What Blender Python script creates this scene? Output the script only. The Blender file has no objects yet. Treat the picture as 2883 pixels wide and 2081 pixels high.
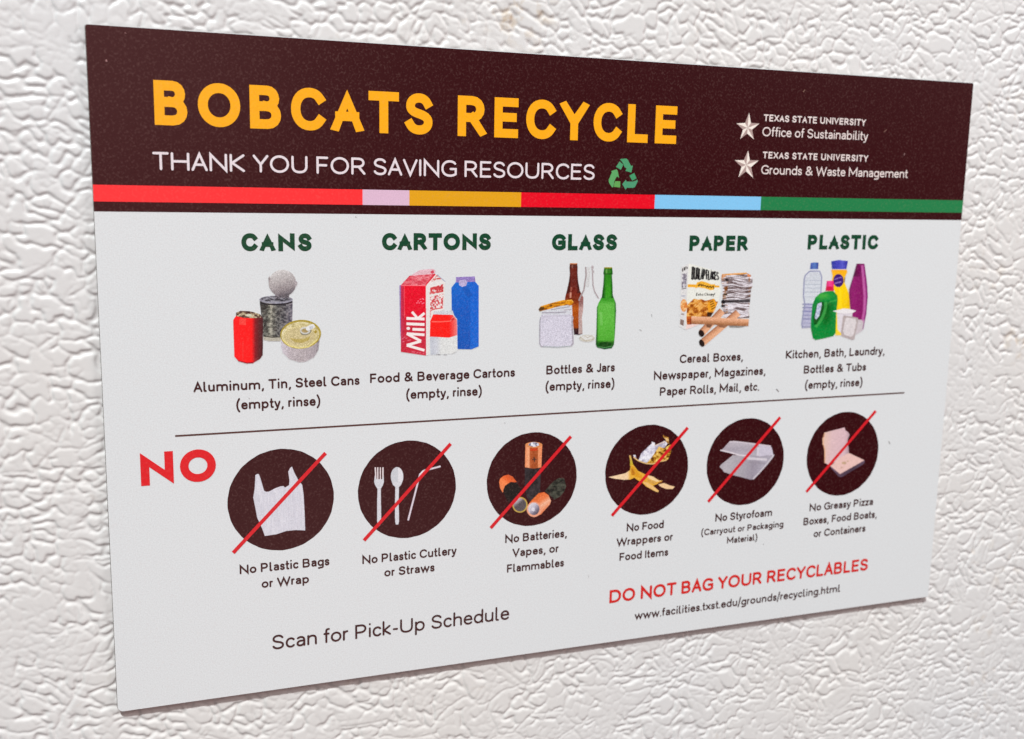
import bpy, math
import numpy as np
from mathutils import Matrix, Vector

# =====================================================================
#  CAMERA, WORLD, LAMPS, EXPOSURE
# =====================================================================
sc = bpy.context.scene
C = sc.collection
MM = 0.001

cam_data = bpy.data.cameras.new('camera')
cam_data.sensor_fit = 'HORIZONTAL'
cam_data.sensor_width = 36.0
cam_data.lens = 36.0 * 2959.72 / 2883.0
cam_data.clip_start = 0.01
cam_data.clip_end = 20.0
cam_data.dof.use_dof = True
cam_data.dof.focus_distance = 0.162
cam_data.dof.aperture_fstop = 27.0
cam = bpy.data.objects.new('camera', cam_data)
C.objects.link(cam)
cam.matrix_world = Matrix(((0.93886354, 0.04061922, -0.34188497, -72.4976 * MM),
                           (-0.34381626, 0.16266206, -0.9248413, -159.0121 * MM),
                           (0.01804538, 0.98584539, 0.16668302, 28.5959 * MM),
                           (0, 0, 0, 1)))
sc.camera = cam

world = bpy.data.worlds.new('World')
sc.world = world
world.use_nodes = True
wn = world.node_tree.nodes
wl = world.node_tree.links
wn.clear()
w_out = wn.new('ShaderNodeOutputWorld')
w_bg = wn.new('ShaderNodeBackground')
w_bg.inputs['Strength'].default_value = 0.38
# the room in front of the door: dim, with a few soft glowing lobes added as
# made-up sources, for fill and for sheen on the satin print
w_tc = wn.new('ShaderNodeTexCoord')
w_sum = None
GLOW_LOBES = [((-0.08, -0.98, 0.22), 0.935, 1.00, (4.2, 2.5, 2.35)),
        ((0.90, -0.42, 0.14), 0.93, 0.995, (2.8, 1.6, 1.55)),
        ((0.10, -0.90, -0.42), 0.93, 1.00, (2.9, 1.9, 1.75)),
        ((0.00, -0.10, 1.00), 0.35, 1.00, (0.76, 0.84, 0.86)),
        ((-0.90, -0.30, 0.10), 0.60, 1.00, (0.30, 0.34, 0.35))]
for d, c0, c1, col in GLOW_LOBES:
    L = math.sqrt(sum(k * k for k in d))
    dp = wn.new('ShaderNodeVectorMath')
    dp.operation = 'DOT_PRODUCT'
    dp.inputs[1].default_value = [k / L for k in d]
    wl.new(w_tc.outputs['Generated'], dp.inputs[0])
    mr = wn.new('ShaderNodeMapRange')
    mr.interpolation_type = 'SMOOTHSTEP'
    mr.inputs['From Min'].default_value = c0
    mr.inputs['From Max'].default_value = c1
    wl.new(dp.outputs['Value'], mr.inputs['Value'])
    sc_ = wn.new('ShaderNodeVectorMath')
    sc_.operation = 'SCALE'
    sc_.inputs[0].default_value = col
    wl.new(mr.outputs['Result'], sc_.inputs['Scale'])
    ad = wn.new('ShaderNodeVectorMath')
    ad.operation = 'ADD'
    wl.new(sc_.outputs['Vector'], ad.inputs[0])
    if w_sum is None:
        ad.inputs[1].default_value = (0.07, 0.08, 0.085)
    else:
        wl.new(w_sum.outputs['Vector'], ad.inputs[1])
    w_sum = ad
wl.new(w_sum.outputs['Vector'], w_bg.inputs['Color'])
wl.new(w_bg.outputs['Background'], w_out.inputs['Surface'])


def area_lamp(name, loc, target, size, power, colour):
    d = bpy.data.lights.new(name, 'AREA')
    d.shape = 'DISK'
    d.size = size
    d.energy = power
    d.color = colour
    o = bpy.data.objects.new(name, d)
    C.objects.link(o)
    o.location = loc
    o.rotation_euler = (Vector(target) - Vector(loc)).to_track_quat('-Z', 'Y').to_euler()
    return o


# the ceiling lamp above and in front of the door
area_lamp('ceiling_lamp', (-0.72, -1.60, 2.36), (0.0, 0, 0), 0.26, 106.0, (0.965, 1.0, 0.985))
# a weaker fill lamp, added out of view to brighten the right side
area_lamp('added_fill_lamp', (0.42, -0.42, 0.34), (0.06, 0, 0), 0.22, 1.0, (1.0, 0.95, 0.92))

sc.view_settings.view_transform = 'Standard'
sc.view_settings.look = 'None'
sc.view_settings.exposure = 0.10
sc.view_settings.gamma = 1.0
sc.view_settings.use_curve_mapping = False

rng = np.random.default_rng(7)

# =====================================================================
#  MATERIALS
# =====================================================================
INK = 0.98        # pigment strength: picture value of the print -> albedo


def lin(c):
    c = np.asarray(c, float) / 255.0
    return np.clip(np.where(c <= 0.04045, c / 12.92, ((c + 0.055) / 1.055) ** 2.4) * INK, 0, 0.92)


def new_mat(name):
    m = bpy.data.materials.new(name)
    m.use_nodes = True
    n = m.node_tree.nodes
    return m, n, m.node_tree.links, n['Principled BSDF']


def ink_material():
    """Printed face: pigment from the mesh's colour attribute, a grain of tiny
    light specks and a fine satin texture."""
    m, n, l, b = new_mat('printed_ink')
    at = n.new('ShaderNodeAttribute')
    at.attribute_name = 'ink'
    tc = n.new('ShaderNodeTexCoord')
    grain = n.new('ShaderNodeTexNoise')
    grain.inputs['Scale'].default_value = 5200.0
    grain.inputs['Detail'].default_value = 2.0
    l.new(tc.outputs['Object'], grain.inputs['Vector'])
    rp = n.new('ShaderNodeMapRange')
    rp.inputs['From Min'].default_value = 0.3
    rp.inputs['From Max'].default_value = 0.7
    rp.inputs['To Min'].default_value = 0.93
    rp.inputs['To Max'].default_value = 1.07
    l.new(grain.outputs['Fac'], rp.inputs['Value'])
    mul = n.new('ShaderNodeVectorMath')
    mul.operation = 'SCALE'
    l.new(at.outputs['Color'], mul.inputs[0])
    l.new(rp.outputs['Result'], mul.inputs['Scale'])
    # fine pinkish specks mixed into the ink at random
    speck = n.new('ShaderNodeTexNoise')
    speck.inputs['Scale'].default_value = 3000.0
    speck.inputs['Detail'].default_value = 3.0
    mp = n.new('ShaderNodeMapping')
    mp.inputs['Rotation'].default_value = (0.5, 0.8, 0.35)
    l.new(tc.outputs['Object'], mp.inputs['Vector'])
    l.new(mp.outputs['Vector'], speck.inputs['Vector'])
    pr = n.new('ShaderNodeMapRange')
    pr.inputs['From Min'].default_value = 0.52
    pr.inputs['From Max'].default_value = 0.80
    pr.inputs['To Min'].default_value = 0.0
    pr.inputs['To Max'].default_value = 0.085
    l.new(speck.outputs['Fac'], pr.inputs['Value'])
    mx = n.new('ShaderNodeMix')
    mx.data_type = 'RGBA'
    l.new(pr.outputs['Result'], mx.inputs['Factor'])
    l.new(mul.outputs['Vector'], mx.inputs['A'])
    mx.inputs['B'].default_value = (0.55, 0.34, 0.31, 1)
    l.new(mx.outputs['Result'], b.inputs['Base Color'])
    b.inputs['Roughness'].default_value = 0.27
    b.inputs['Specular IOR Level'].default_value = 0.36
    bn = n.new('ShaderNodeTexNoise')
    bn.inputs['Scale'].default_value = 2600.0
    bn.inputs['Detail'].default_value = 2.0
    l.new(tc.outputs['Object'], bn.inputs['Vector'])
    bp = n.new('ShaderNodeBump')
    bp.inputs['Strength'].default_value = 0.2
    bp.inputs['Distance'].default_value = 0.00006
    l.new(bn.outputs['Fac'], bp.inputs['Height'])
    l.new(bp.outputs['Normal'], b.inputs['Normal'])
    return m


def door_material():
    """White enamel over embossed steel, faintly yellowed in patches."""
    m, n, l, b = new_mat('white_embossed_enamel')
    tc = n.new('ShaderNodeTexCoord')
    st = n.new('ShaderNodeTexNoise')
    st.inputs['Scale'].default_value = 14.0
    st.inputs['Detail'].default_value = 4.0
    l.new(tc.outputs['Object'], st.inputs['Vector'])
    rp = n.new('ShaderNodeValToRGB')
    rp.color_ramp.elements[0].position = 0.35
    rp.color_ramp.elements[0].color = (0.645, 0.658, 0.67, 1)
    rp.color_ramp.elements[1].position = 0.68
    rp.color_ramp.elements[1].color = (0.665, 0.66, 0.648, 1)
    l.new(st.outputs['Fac'], rp.inputs['Fac'])
    # few brownish specks of dirt
    sp = n.new('ShaderNodeTexNoise')
    sp.inputs['Scale'].default_value = 520.0
    sp.inputs['Detail'].default_value = 3.0
    l.new(tc.outputs['Object'], sp.inputs['Vector'])
    area = n.new('ShaderNodeTexNoise')
    area.inputs['Scale'].default_value = 38.0
    l.new(tc.outputs['Object'], area.inputs['Vector'])
    ad = n.new('ShaderNodeMath')
    ad.operation = 'ADD'
    l.new(sp.outputs['Fac'], ad.inputs[0])
    l.new(area.outputs['Fac'], ad.inputs[1])
    mr = n.new('ShaderNodeMapRange')
    mr.inputs['From Min'].default_value = 1.22
    mr.inputs['From Max'].default_value = 1.42
    mr.inputs['To Min'].default_value = 0.0
    mr.inputs['To Max'].default_value = 0.35
    l.new(ad.outputs['Value'], mr.inputs['Value'])
    mx = n.new('ShaderNodeMix')
    mx.data_type = 'RGBA'
    l.new(mr.outputs['Result'], mx.inputs['Factor'])
    l.new(rp.outputs['Color'], mx.inputs['A'])
    mx.inputs['B'].default_value = (0.50, 0.42, 0.33, 1)
    # a faint brownish smear above the magnet and another at its right
    last = mx.outputs['Result']
    for c, r in (((-0.0132, 0.0, 0.0566), 0.0075), ((0.0952, 0.0, 0.0004), 0.006)):
        ds = n.new('ShaderNodeVectorMath')
        ds.operation = 'DISTANCE'
        ds.inputs[1].default_value = c
        l.new(tc.outputs['Object'], ds.inputs[0])
        fr = n.new('ShaderNodeMapRange')
        fr.inputs['From Min'].default_value = r
        fr.inputs['From Max'].default_value = 0.0
        l.new(ds.outputs['Value'], fr.inputs['Value'])
        ml = n.new('ShaderNodeMath')
        ml.operation = 'MULTIPLY'
        l.new(fr.outputs['Result'], ml.inputs[0])
        th = n.new('ShaderNodeMapRange')
        th.inputs['From Min'].default_value = 0.48
        th.inputs['From Max'].default_value = 0.70
        l.new(sp.outputs['Fac'], th.inputs['Value'])
        l.new(th.outputs['Result'], ml.inputs[1])
        sm = n.new('ShaderNodeMix')
        sm.data_type = 'RGBA'
        l.new(ml.outputs['Value'], sm.inputs['Factor'])
        l.new(last, sm.inputs['A'])
        sm.inputs['B'].default_value = (0.48, 0.37, 0.24, 1)
        last = sm.outputs['Result']
    l.new(last, b.inputs['Base Color'])
    b.inputs['Roughness'].default_value = 0.40
    b.inputs['Specular IOR Level'].default_value = 0.40
    bn = n.new('ShaderNodeTexNoise')
    bn.inputs['Scale'].default_value = 1500.0
    bn.inputs['Detail'].default_value = 3.0
    l.new(tc.outputs['Object'], bn.inputs['Vector'])
    bp = n.new('ShaderNodeBump')
    bp.inputs['Strength'].default_value = 0.25
    bp.inputs['Distance'].default_value = 0.00006
    l.new(bn.outputs['Fac'], bp.inputs['Height'])
    l.new(bp.outputs['Normal'], b.inputs['Normal'])
    return m


def plain_material(name, col, rough):
    m, n, l, b = new_mat(name)
    tc = n.new('ShaderNodeTexCoord')
    no = n.new('ShaderNodeTexNoise')
    no.inputs['Scale'].default_value = 1800.0
    no.inputs['Detail'].default_value = 3.0
    l.new(tc.outputs['Object'], no.inputs['Vector'])
    rp = n.new('ShaderNodeValToRGB')
    rp.color_ramp.elements[0].color = tuple(0.8 * c for c in col) + (1,)
    rp.color_ramp.elements[1].color = tuple(min(1, 1.15 * c) for c in col) + (1,)
    l.new(no.outputs['Fac'], rp.inputs['Fac'])
    l.new(rp.outputs['Color'], b.inputs['Base Color'])
    b.inputs['Roughness'].default_value = rough
    return m


M_INK = ink_material()
M_DOOR = door_material()
M_MAGNET = plain_material('flexible_magnet_rubber', (0.055, 0.042, 0.034), 0.7)
M_EDGE = plain_material('cut_paper_edge', (0.62, 0.60, 0.57), 0.8)

# =====================================================================
#  THE REFRIGERATOR DOOR: embossed leather-grain relief
# =====================================================================


def hash2(ix, iy, seed):
    h = (ix.astype(np.int64) * 374761393 + iy.astype(np.int64) * 668265263 + seed * 974711) & 0xffffffff
    h = ((h ^ (h >> 13)) * 1274126177) & 0xffffffff
    h = h ^ (h >> 16)
    h2 = (h * 2246822519 + 3266489917) & 0xffffffff
    h2 = h2 ^ (h2 >> 15)
    return (h & 0xffff) / 65535.0, (h2 & 0xffff) / 65535.0


def vnoise(x, y, seed):
    ix = np.floor(x).astype(np.int64)
    iy = np.floor(y).astype(np.int64)
    fx = x - ix
    fy = y - iy
    fx = fx * fx * fx * (fx * (6 * fx - 15) + 10)
    fy = fy * fy * fy * (fy * (6 * fy - 15) + 10)
    a = hash2(ix, iy, seed)[0]
    b = hash2(ix + 1, iy, seed)[0]
    c = hash2(ix, iy + 1, seed)[0]
    d = hash2(ix + 1, iy + 1, seed)[0]
    return (a * (1 - fx) + b * fx) * (1 - fy) + (c * (1 - fx) + d * fx) * fy


def fbm(x, y, seed, octaves=3):
    s = 0
    a = 1.0
    t = 0
    for k in range(octaves):
        s = s + a * vnoise(x * 2 ** k, y * 2 ** k, seed + 17 * k)
        t += a
        a *= 0.5
    return s / t


def edge_distance(x, y, seed, jit=0.95, soft=0.0):
    """Distance to the nearest border of jittered cells (unit cells) and a
    random number per cell."""
    ix = np.floor(x)
    iy = np.floor(y)
    best = np.full(x.shape, 1e9)
    bx = np.zeros_like(x)
    by = np.zeros_like(x)
    cid = np.zeros_like(x)
    for dx in (-1, 0, 1):
        for dy in (-1, 0, 1):
            h1, h2 = hash2(ix + dx, iy + dy, seed)
            px = ix + dx + 0.5 + (h1 - 0.5) * jit - x
            py = iy + dy + 0.5 + (h2 - 0.5) * jit - y
            d = px * px + py * py
            m = d < best
            best = np.where(m, d, best)
            bx = np.where(m, px, bx)
            by = np.where(m, py, by)
            cid = np.where(m, h1 * 0.7 + h2 * 0.3, cid)
    e = np.full(x.shape, 1e9)
    acc = np.zeros_like(x)
    for dx in (-2, -1, 0, 1, 2):
        for dy in (-2, -1, 0, 1, 2):
            h1, h2 = hash2(ix + dx, iy + dy, seed)
            px = ix + dx + 0.5 + (h1 - 0.5) * jit - x
            py = iy + dy + 0.5 + (h2 - 0.5) * jit - y
            vx = px - bx
            vy = py - by
            L = np.sqrt(vx * vx + vy * vy)
            ok = L > 1e-5
            dd = np.where(ok, ((px + bx) * 0.5 * vx + (py + by) * 0.5 * vy) / np.maximum(L, 1e-5), 1e9)
            e = np.minimum(e, dd)
            if soft:
                acc += np.exp(-soft * np.minimum(dd, 50))
    if soft:      # rounded corners
        e = -np.log(np.maximum(acc, 1e-12)) / soft
    return np.maximum(e, 0), cid


def sstep(a, b, x):
    t = np.clip((x - a) / (b - a), 0, 1)
    return t * t * (3 - 2 * t)


LOBE = 1.45


def lobed_cells(x, y):
    """Distances (in lobes) to the nearest border between two islands and to
    the nearest border between lobes of one island."""
    ix = np.floor(x).astype(np.int64)
    iy = np.floor(y).astype(np.int64)
    x0, y0 = ix.min() - 3, iy.min() - 3
    gx, gy = np.meshgrid(np.arange(x0, ix.max() + 4), np.arange(y0, iy.max() + 4), indexing='ij')
    h1, h2 = hash2(gx, gy, 21)
    sx = gx + 0.5 + (h1 - 0.5) * 0.9
    sy = gy + 0.5 + (h2 - 0.5) * 0.9
    # which island each lobe belongs to
    bx, by = (sx + 0.35 * sy) / 2.55, (sy - 0.1 * sx) / 1.7
    jx, jy = np.floor(bx).astype(np.int64), np.floor(by).astype(np.int64)
    best = np.full(sx.shape, 1e9)
    gid = np.zeros(sx.shape, np.int64)
    for dx in (-1, 0, 1):
        for dy in (-1, 0, 1):
            a, b = hash2(jx + dx, jy + dy, 77)
            d = (jx + dx + 0.5 + (a - 0.5) - bx) ** 2 + (jy + dy + 0.5 + (b - 0.5) - by) ** 2
            m = d < best
            best = np.where(m, d, best)
            gid = np.where(m, (jx + dx) * 10007 + jy + dy, gid)
    cx, cy = ix - x0, iy - y0
    best = np.full(x.shape, 1e9)
    nx_ = np.zeros_like(x)
    ny_ = np.zeros_like(x)
    ng = np.zeros(x.shape, np.int64)
    for dx in (-1, 0, 1):
        for dy in (-1, 0, 1):
            px = sx[cx + dx, cy + dy] - x
            py = sy[cx + dx, cy + dy] - y
            d = px * px + py * py
            m = d < best
            best = np.where(m, d, best)
            nx_ = np.where(m, px, nx_)
            ny_ = np.where(m, py, ny_)
            ng = np.where(m, gid[cx + dx, cy + dy], ng)
    acc = np.zeros_like(x)
    inner = np.full(x.shape, 1e9)
    for dx in (-2, -1, 0, 1, 2):
        for dy in (-2, -1, 0, 1, 2):
            px = sx[cx + dx, cy + dy] - x
            py = sy[cx + dx, cy + dy] - y
            vx, vy = px - nx_, py - ny_
            L = np.sqrt(vx * vx + vy * vy)
            ok = L > 1e-5
            dd = np.where(ok, ((px + nx_) * 0.5 * vx + (py + ny_) * 0.5 * vy) / np.maximum(L, 1e-5), 50)
            other = gid[cx + dx, cy + dy] != ng
            acc += np.where(other, np.exp(-11.0 * np.minimum(dd, 50)), 0)
            inner = np.where(ok & ~other, np.minimum(inner, dd), inner)
    outer = -np.log(np.maximum(acc, 1e-30)) / 11.0
    return np.maximum(outer, 0), np.maximum(inner, 0)


def grain_height(X, Y):
    """Relief in mm (0 = general surface, negative = creases)."""
    wx = (fbm(X / 9, Y / 9, 3, 2) - 0.5) * 4.5 + (fbm(X / 1.5, Y / 1.5, 5, 2) - 0.5) * 0.62
    wy = (fbm(X / 9, Y / 9, 9, 2) - 0.5) * 4.5 + (fbm(X / 1.5, Y / 1.5, 12, 2) - 0.5) * 0.62
    U = X + wx
    V = Y + wy

    # pebbles: small rounded lobes that join into larger scalloped islands;
    # deep grooves run between the islands, faint dimples between the lobes
    eo, ei = lobed_cells((U + 0.25 * V) / LOBE, V / LOBE)
    eo, ei = eo * LOBE, ei * LOBE
    g1 = -0.05 + 0.22 * sstep(0.28, 0.68, fbm(U / 3.4, V / 3.4, 31, 2))
    c1 = 1 - sstep(g1 - 0.06, g1 + 0.13, eo)
    ci = (1 - sstep(0.0, 0.16, ei)) * sstep(0.50, 0.68, fbm(U / 2.2, V / 2.2, 37, 2))
    # long folds
    e2, id2 = edge_distance((U * 0.9 - 0.5 * V) / 8.5, (V + 0.3 * U) / 6.2, 41)
    e2 = e2 * 7.2
    c2 = (1 - sstep(0.02, 0.20, e2)) * sstep(0.40, 0.56, fbm(X / 12, Y / 12, 47, 2))
    # small wrinkles, only in places
    U3 = U + (fbm(X / 1.1, Y / 1.1, 51, 2) - 0.5) * 0.6
    V3 = V + (fbm(X / 1.1, Y / 1.1, 52, 2) - 0.5) * 0.6
    e3, id3 = edge_distance((U3 + 0.3 * V3) / 2.0, V3 / 1.35, 61)
    e3 = e3 * 1.6
    m3 = sstep(0.50, 0.62, fbm(X / 6.0, Y / 6.0, 71, 3))
    c3 = (1 - sstep(0.02, 0.22, e3)) * m3
    low = (fbm(X / 7.0, Y / 7.0, 81, 3) - 0.5) * 0.03
    h = -np.maximum(np.maximum(0.26 * c1, 0.21 * c2), np.maximum(0.075 * c3, 0.13 * ci)) + low
    k = np.arange(-5, 6) * 0.16
    k = np.exp(-0.5 * (k / 0.15) ** 2)
    k /= k.sum()
    for ax in (0, 1):
        p = np.pad(h, [(5, 5) if a == ax else (0, 0) for a in (0, 1)], mode='edge')
        n = h.shape[ax]
        h = sum(w * (p[i:i + n] if ax == 0 else p[:, i:i + n]) for i, w in enumerate(k))
    return 0.05 + h + (fbm(X / 0.8, Y / 0.8, 91, 2) - 0.5) * 0.008


def axis_positions(a, b, A, B, step, coarse):
    mid = np.arange(a, b + step * 0.5, step)
    lo = a - np.cumsum(np.geomspace(step, coarse, 40))
    hi = mid[-1] + np.cumsum(np.geomspace(step, coarse, 40))
    lo = lo[lo > A][::-1]
    hi = hi[hi < B]
    return np.concatenate([lo, mid, hi])


def grid_object(name, xs, zs, hgt, mat, y0):
    nx, nz = len(xs), len(zs)
    Xg, Zg = np.meshgrid(xs, zs)
    H = hgt(Xg, Zg)
    co = np.stack([Xg, -(H) + 0 * Xg, Zg], -1).reshape(-1, 3) * MM
    co[:, 1] += y0 * MM
    idx = np.arange(nx * nz).reshape(nz, nx)
    q = np.stack([idx[:-1, :-1], idx[:-1, 1:], idx[1:, 1:], idx[1:, :-1]], -1).reshape(-1, 4)
    me = bpy.data.meshes.new(name)
    me.vertices.add(len(co))
    me.vertices.foreach_set('co', co.astype(np.float32).ravel())
    me.loops.add(q.size)
    me.loops.foreach_set('vertex_index', q.astype(np.int32).ravel())
    me.polygons.add(len(q))
    me.polygons.foreach_set('loop_start', (np.arange(len(q)) * 4).astype(np.int32))
    me.polygons.foreach_set('use_smooth', np.ones(len(q), bool))
    me.update(calc_edges=True)
    me.materials.append(mat)
    o = bpy.data.objects.new(name, me)
    C.objects.link(o)
    return o


SHEET_W, SHEET_H = 152.4, 100.025
THICK = 0.85                 # whole magnet, mm
FRONT = 0.0                  # printed face lies in the plane y = 0
RELIEF_TOP = 0.17            # the magnet rests on the tops of the grain

xs = axis_positions(-104, 116, -260, 300, 0.16, 8)
zs = axis_positions(-96, 76, -230, 220, 0.16, 8)
door = grid_object('refrigerator_door', xs, zs, grain_height, M_DOOR, THICK + RELIEF_TOP)
door['kind'] = 'structure'

# =====================================================================
#  PRINT HELPERS
# =====================================================================
HI = np.array([[5.12080405e-02, 1.56774179e-03, -8.64830236e+01],
               [-2.04645420e-03, -4.74446044e-02, 5.22656769e+01],
               [-1.01059068e-04, -4.78118049e-05, 1.0]])


def sheet_point(p):
    """Points measured in the reference (2883 px wide) -> mm on the sheet."""
    p = np.atleast_2d(np.asarray(p, float))
    q = np.c_[p, np.ones(len(p))] @ HI.T
    return q[:, :2] / q[:, 2:3]


class View:
    """A measured close-up: origin and scale of its own coordinates."""

    def __init__(self, x, y, s):
        self.o = np.array([x, y], float)
        self.s = s

    def mm(self, p):
        return sheet_point(np.atleast_2d(np.asarray(p, float)) * self.s + self.o)


SHOW = View(0, 0, 2883 / 2268.0)


def empty(name, loc=(0, 0, 0)):
    o = bpy.data.objects.new(name, None)
    o.empty_display_size = 0.01
    o.location = loc
    C.objects.link(o)
    return o


magnet = empty('recycling_magnet')
magnet['label'] = 'rectangular recycling guide magnet with maroon header on the white embossed door'
magnet['category'] = 'magnet'


class Flat:
    """Collects flat printed shapes (mm on the sheet) into one mesh."""

    def __init__(self, depth):
        self.v, self.f, self.c = [], [], []
        self.depth = depth

    def poly(self, pts, col, lift=0.0):
        base = len(self.v)
        pts = np.asarray(pts, float)
        a = np.sum(pts[:, 0] * np.roll(pts[:, 1], -1) - np.roll(pts[:, 0], -1) * pts[:, 1])
        if a < 0:
            pts = pts[::-1]
        d = self.depth + lift
        for x, z in pts:
            self.v.append((x * MM, -d * MM, z * MM))
            self.c.append(tuple(lin(col)) + (1.0,))
        self.f.append(tuple(range(base, base + len(pts))))

    def build(self, name, parent, label=None):
        return mesh_object(name, self.v, self.f, self.c, parent, label)


def mesh_object(name, v, f, c, parent, label=None, mat=None):
    me = bpy.data.meshes.new(name)
    me.from_pydata([tuple(p) for p in v], [], [tuple(q) for q in f])
    if c is not None:
        at = me.color_attributes.new('ink', 'FLOAT_COLOR', 'POINT')
        at.data.foreach_set('color', np.asarray(c, np.float32).ravel())
    me.materials.append(mat or M_INK)
    me.update()
    o = bpy.data.objects.new(name, me)
    C.objects.link(o)
    o.parent = parent
    if label:
        o['label'] = label
    return o


def outline(path, h, cap):
    """Outline polygons of a pen stroke: list of convex-ish polygons that do
    not overlap each other. cap: 'round', 'butt', 'square'."""
    P = [np.asarray(path[0], float)]
    for p in path[1:]:
        p = np.asarray(p, float)
        if np.hypot(*(p - P[-1])) > 1e-6:
            P.append(p)
    P = np.array(P)
    closed = len(P) > 3 and np.hypot(*(P[0] - P[-1])) < 1e-6
    if closed:
        P = P[:-1]
    n = len(P)
    if n == 1:
        a = np.linspace(0, 2 * np.pi, 17)[:-1]
        return [P[0] + h * np.c_[np.cos(a), np.sin(a)]]
    if not closed and cap == 'square':
        d0 = P[0] - P[1]
        P[0] = P[0] + d0 / np.hypot(*d0) * h
        d1 = P[-1] - P[-2]
        P[-1] = P[-1] + d1 / np.hypot(*d1) * h
    L, R = [], []
    for i in range(n):
        if closed:
            a, b = P[i] - P[i - 1], P[(i + 1) % n] - P[i]
        else:
            a = P[i] - P[i - 1] if i > 0 else P[1] - P[0]
            b = P[i + 1] - P[i] if i < n - 1 else P[-1] - P[-2]
        a = a / np.hypot(*a)
        b = b / np.hypot(*b)
        na = np.array([-a[1], a[0]])
        nb = np.array([-b[1], b[0]])
        m = na + nb
        ml = np.hypot(*m)
        m = na if ml < 1e-6 else m / ml
        k = h / max(0.30, m @ na)
        L.append(P[i] + m * k)
        R.append(P[i] - m * k)
    out = []
    for i in range(n if closed else n - 1):
        j = (i + 1) % n
        out.append(np.array([R[i], R[j], L[j], L[i]]))
    if cap == 'round' and not closed:
        for e, d in ((0, P[0] - P[1]), (n - 1, P[-1] - P[-2])):
            t = math.atan2(d[1], d[0])
            a = np.linspace(t - np.pi / 2, t + np.pi / 2, 7)
            out.append(P[e] + h * np.c_[np.cos(a), np.sin(a)])
    return out


# ---------------------------------------------------------------------
#  Lettering: two monoline alphabets drawn as pen strokes.
#  Each glyph: width, y-class, list of paths in a unit box.
#  y-class: 'c' capital, 'x' x-height, 'a' ascender, 'd' descender letters
#  are written directly in cap units when they need more than one zone.
# ---------------------------------------------------------------------
K = 0.5523


def parse(s):
    """'M x y L x y C x y x y x y' -> list of polylines (Z closes)."""
    t = s.replace(',', ' ').split()
    i = 0
    paths = []
    cur = None
    cmd = None
    while i < len(t):
        if t[i] in 'MLCZ':
            cmd = t[i]
            i += 1
            if cmd == 'Z':
                cur.append(cur[0])
                continue
        if cmd == 'M':
            cur = [(float(t[i]), float(t[i + 1]))]
            paths.append(cur)
            i += 2
            cmd = 'L'
        elif cmd == 'L':
            cur.append((float(t[i]), float(t[i + 1])))
            i += 2
        elif cmd == 'C':
            p0 = np.array(cur[-1])
            p1, p2, p3 = (np.array((float(t[i + 2 * k]), float(t[i + 2 * k + 1]))) for k in range(3))
            for u in np.linspace(0, 1, 9)[1:]:
                q = (1 - u) ** 3 * p0 + 3 * u * (1 - u) ** 2 * p1 + 3 * u * u * (1 - u) * p2 + u ** 3 * p3
                cur.append(tuple(q))
            i += 6
    return paths


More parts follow.
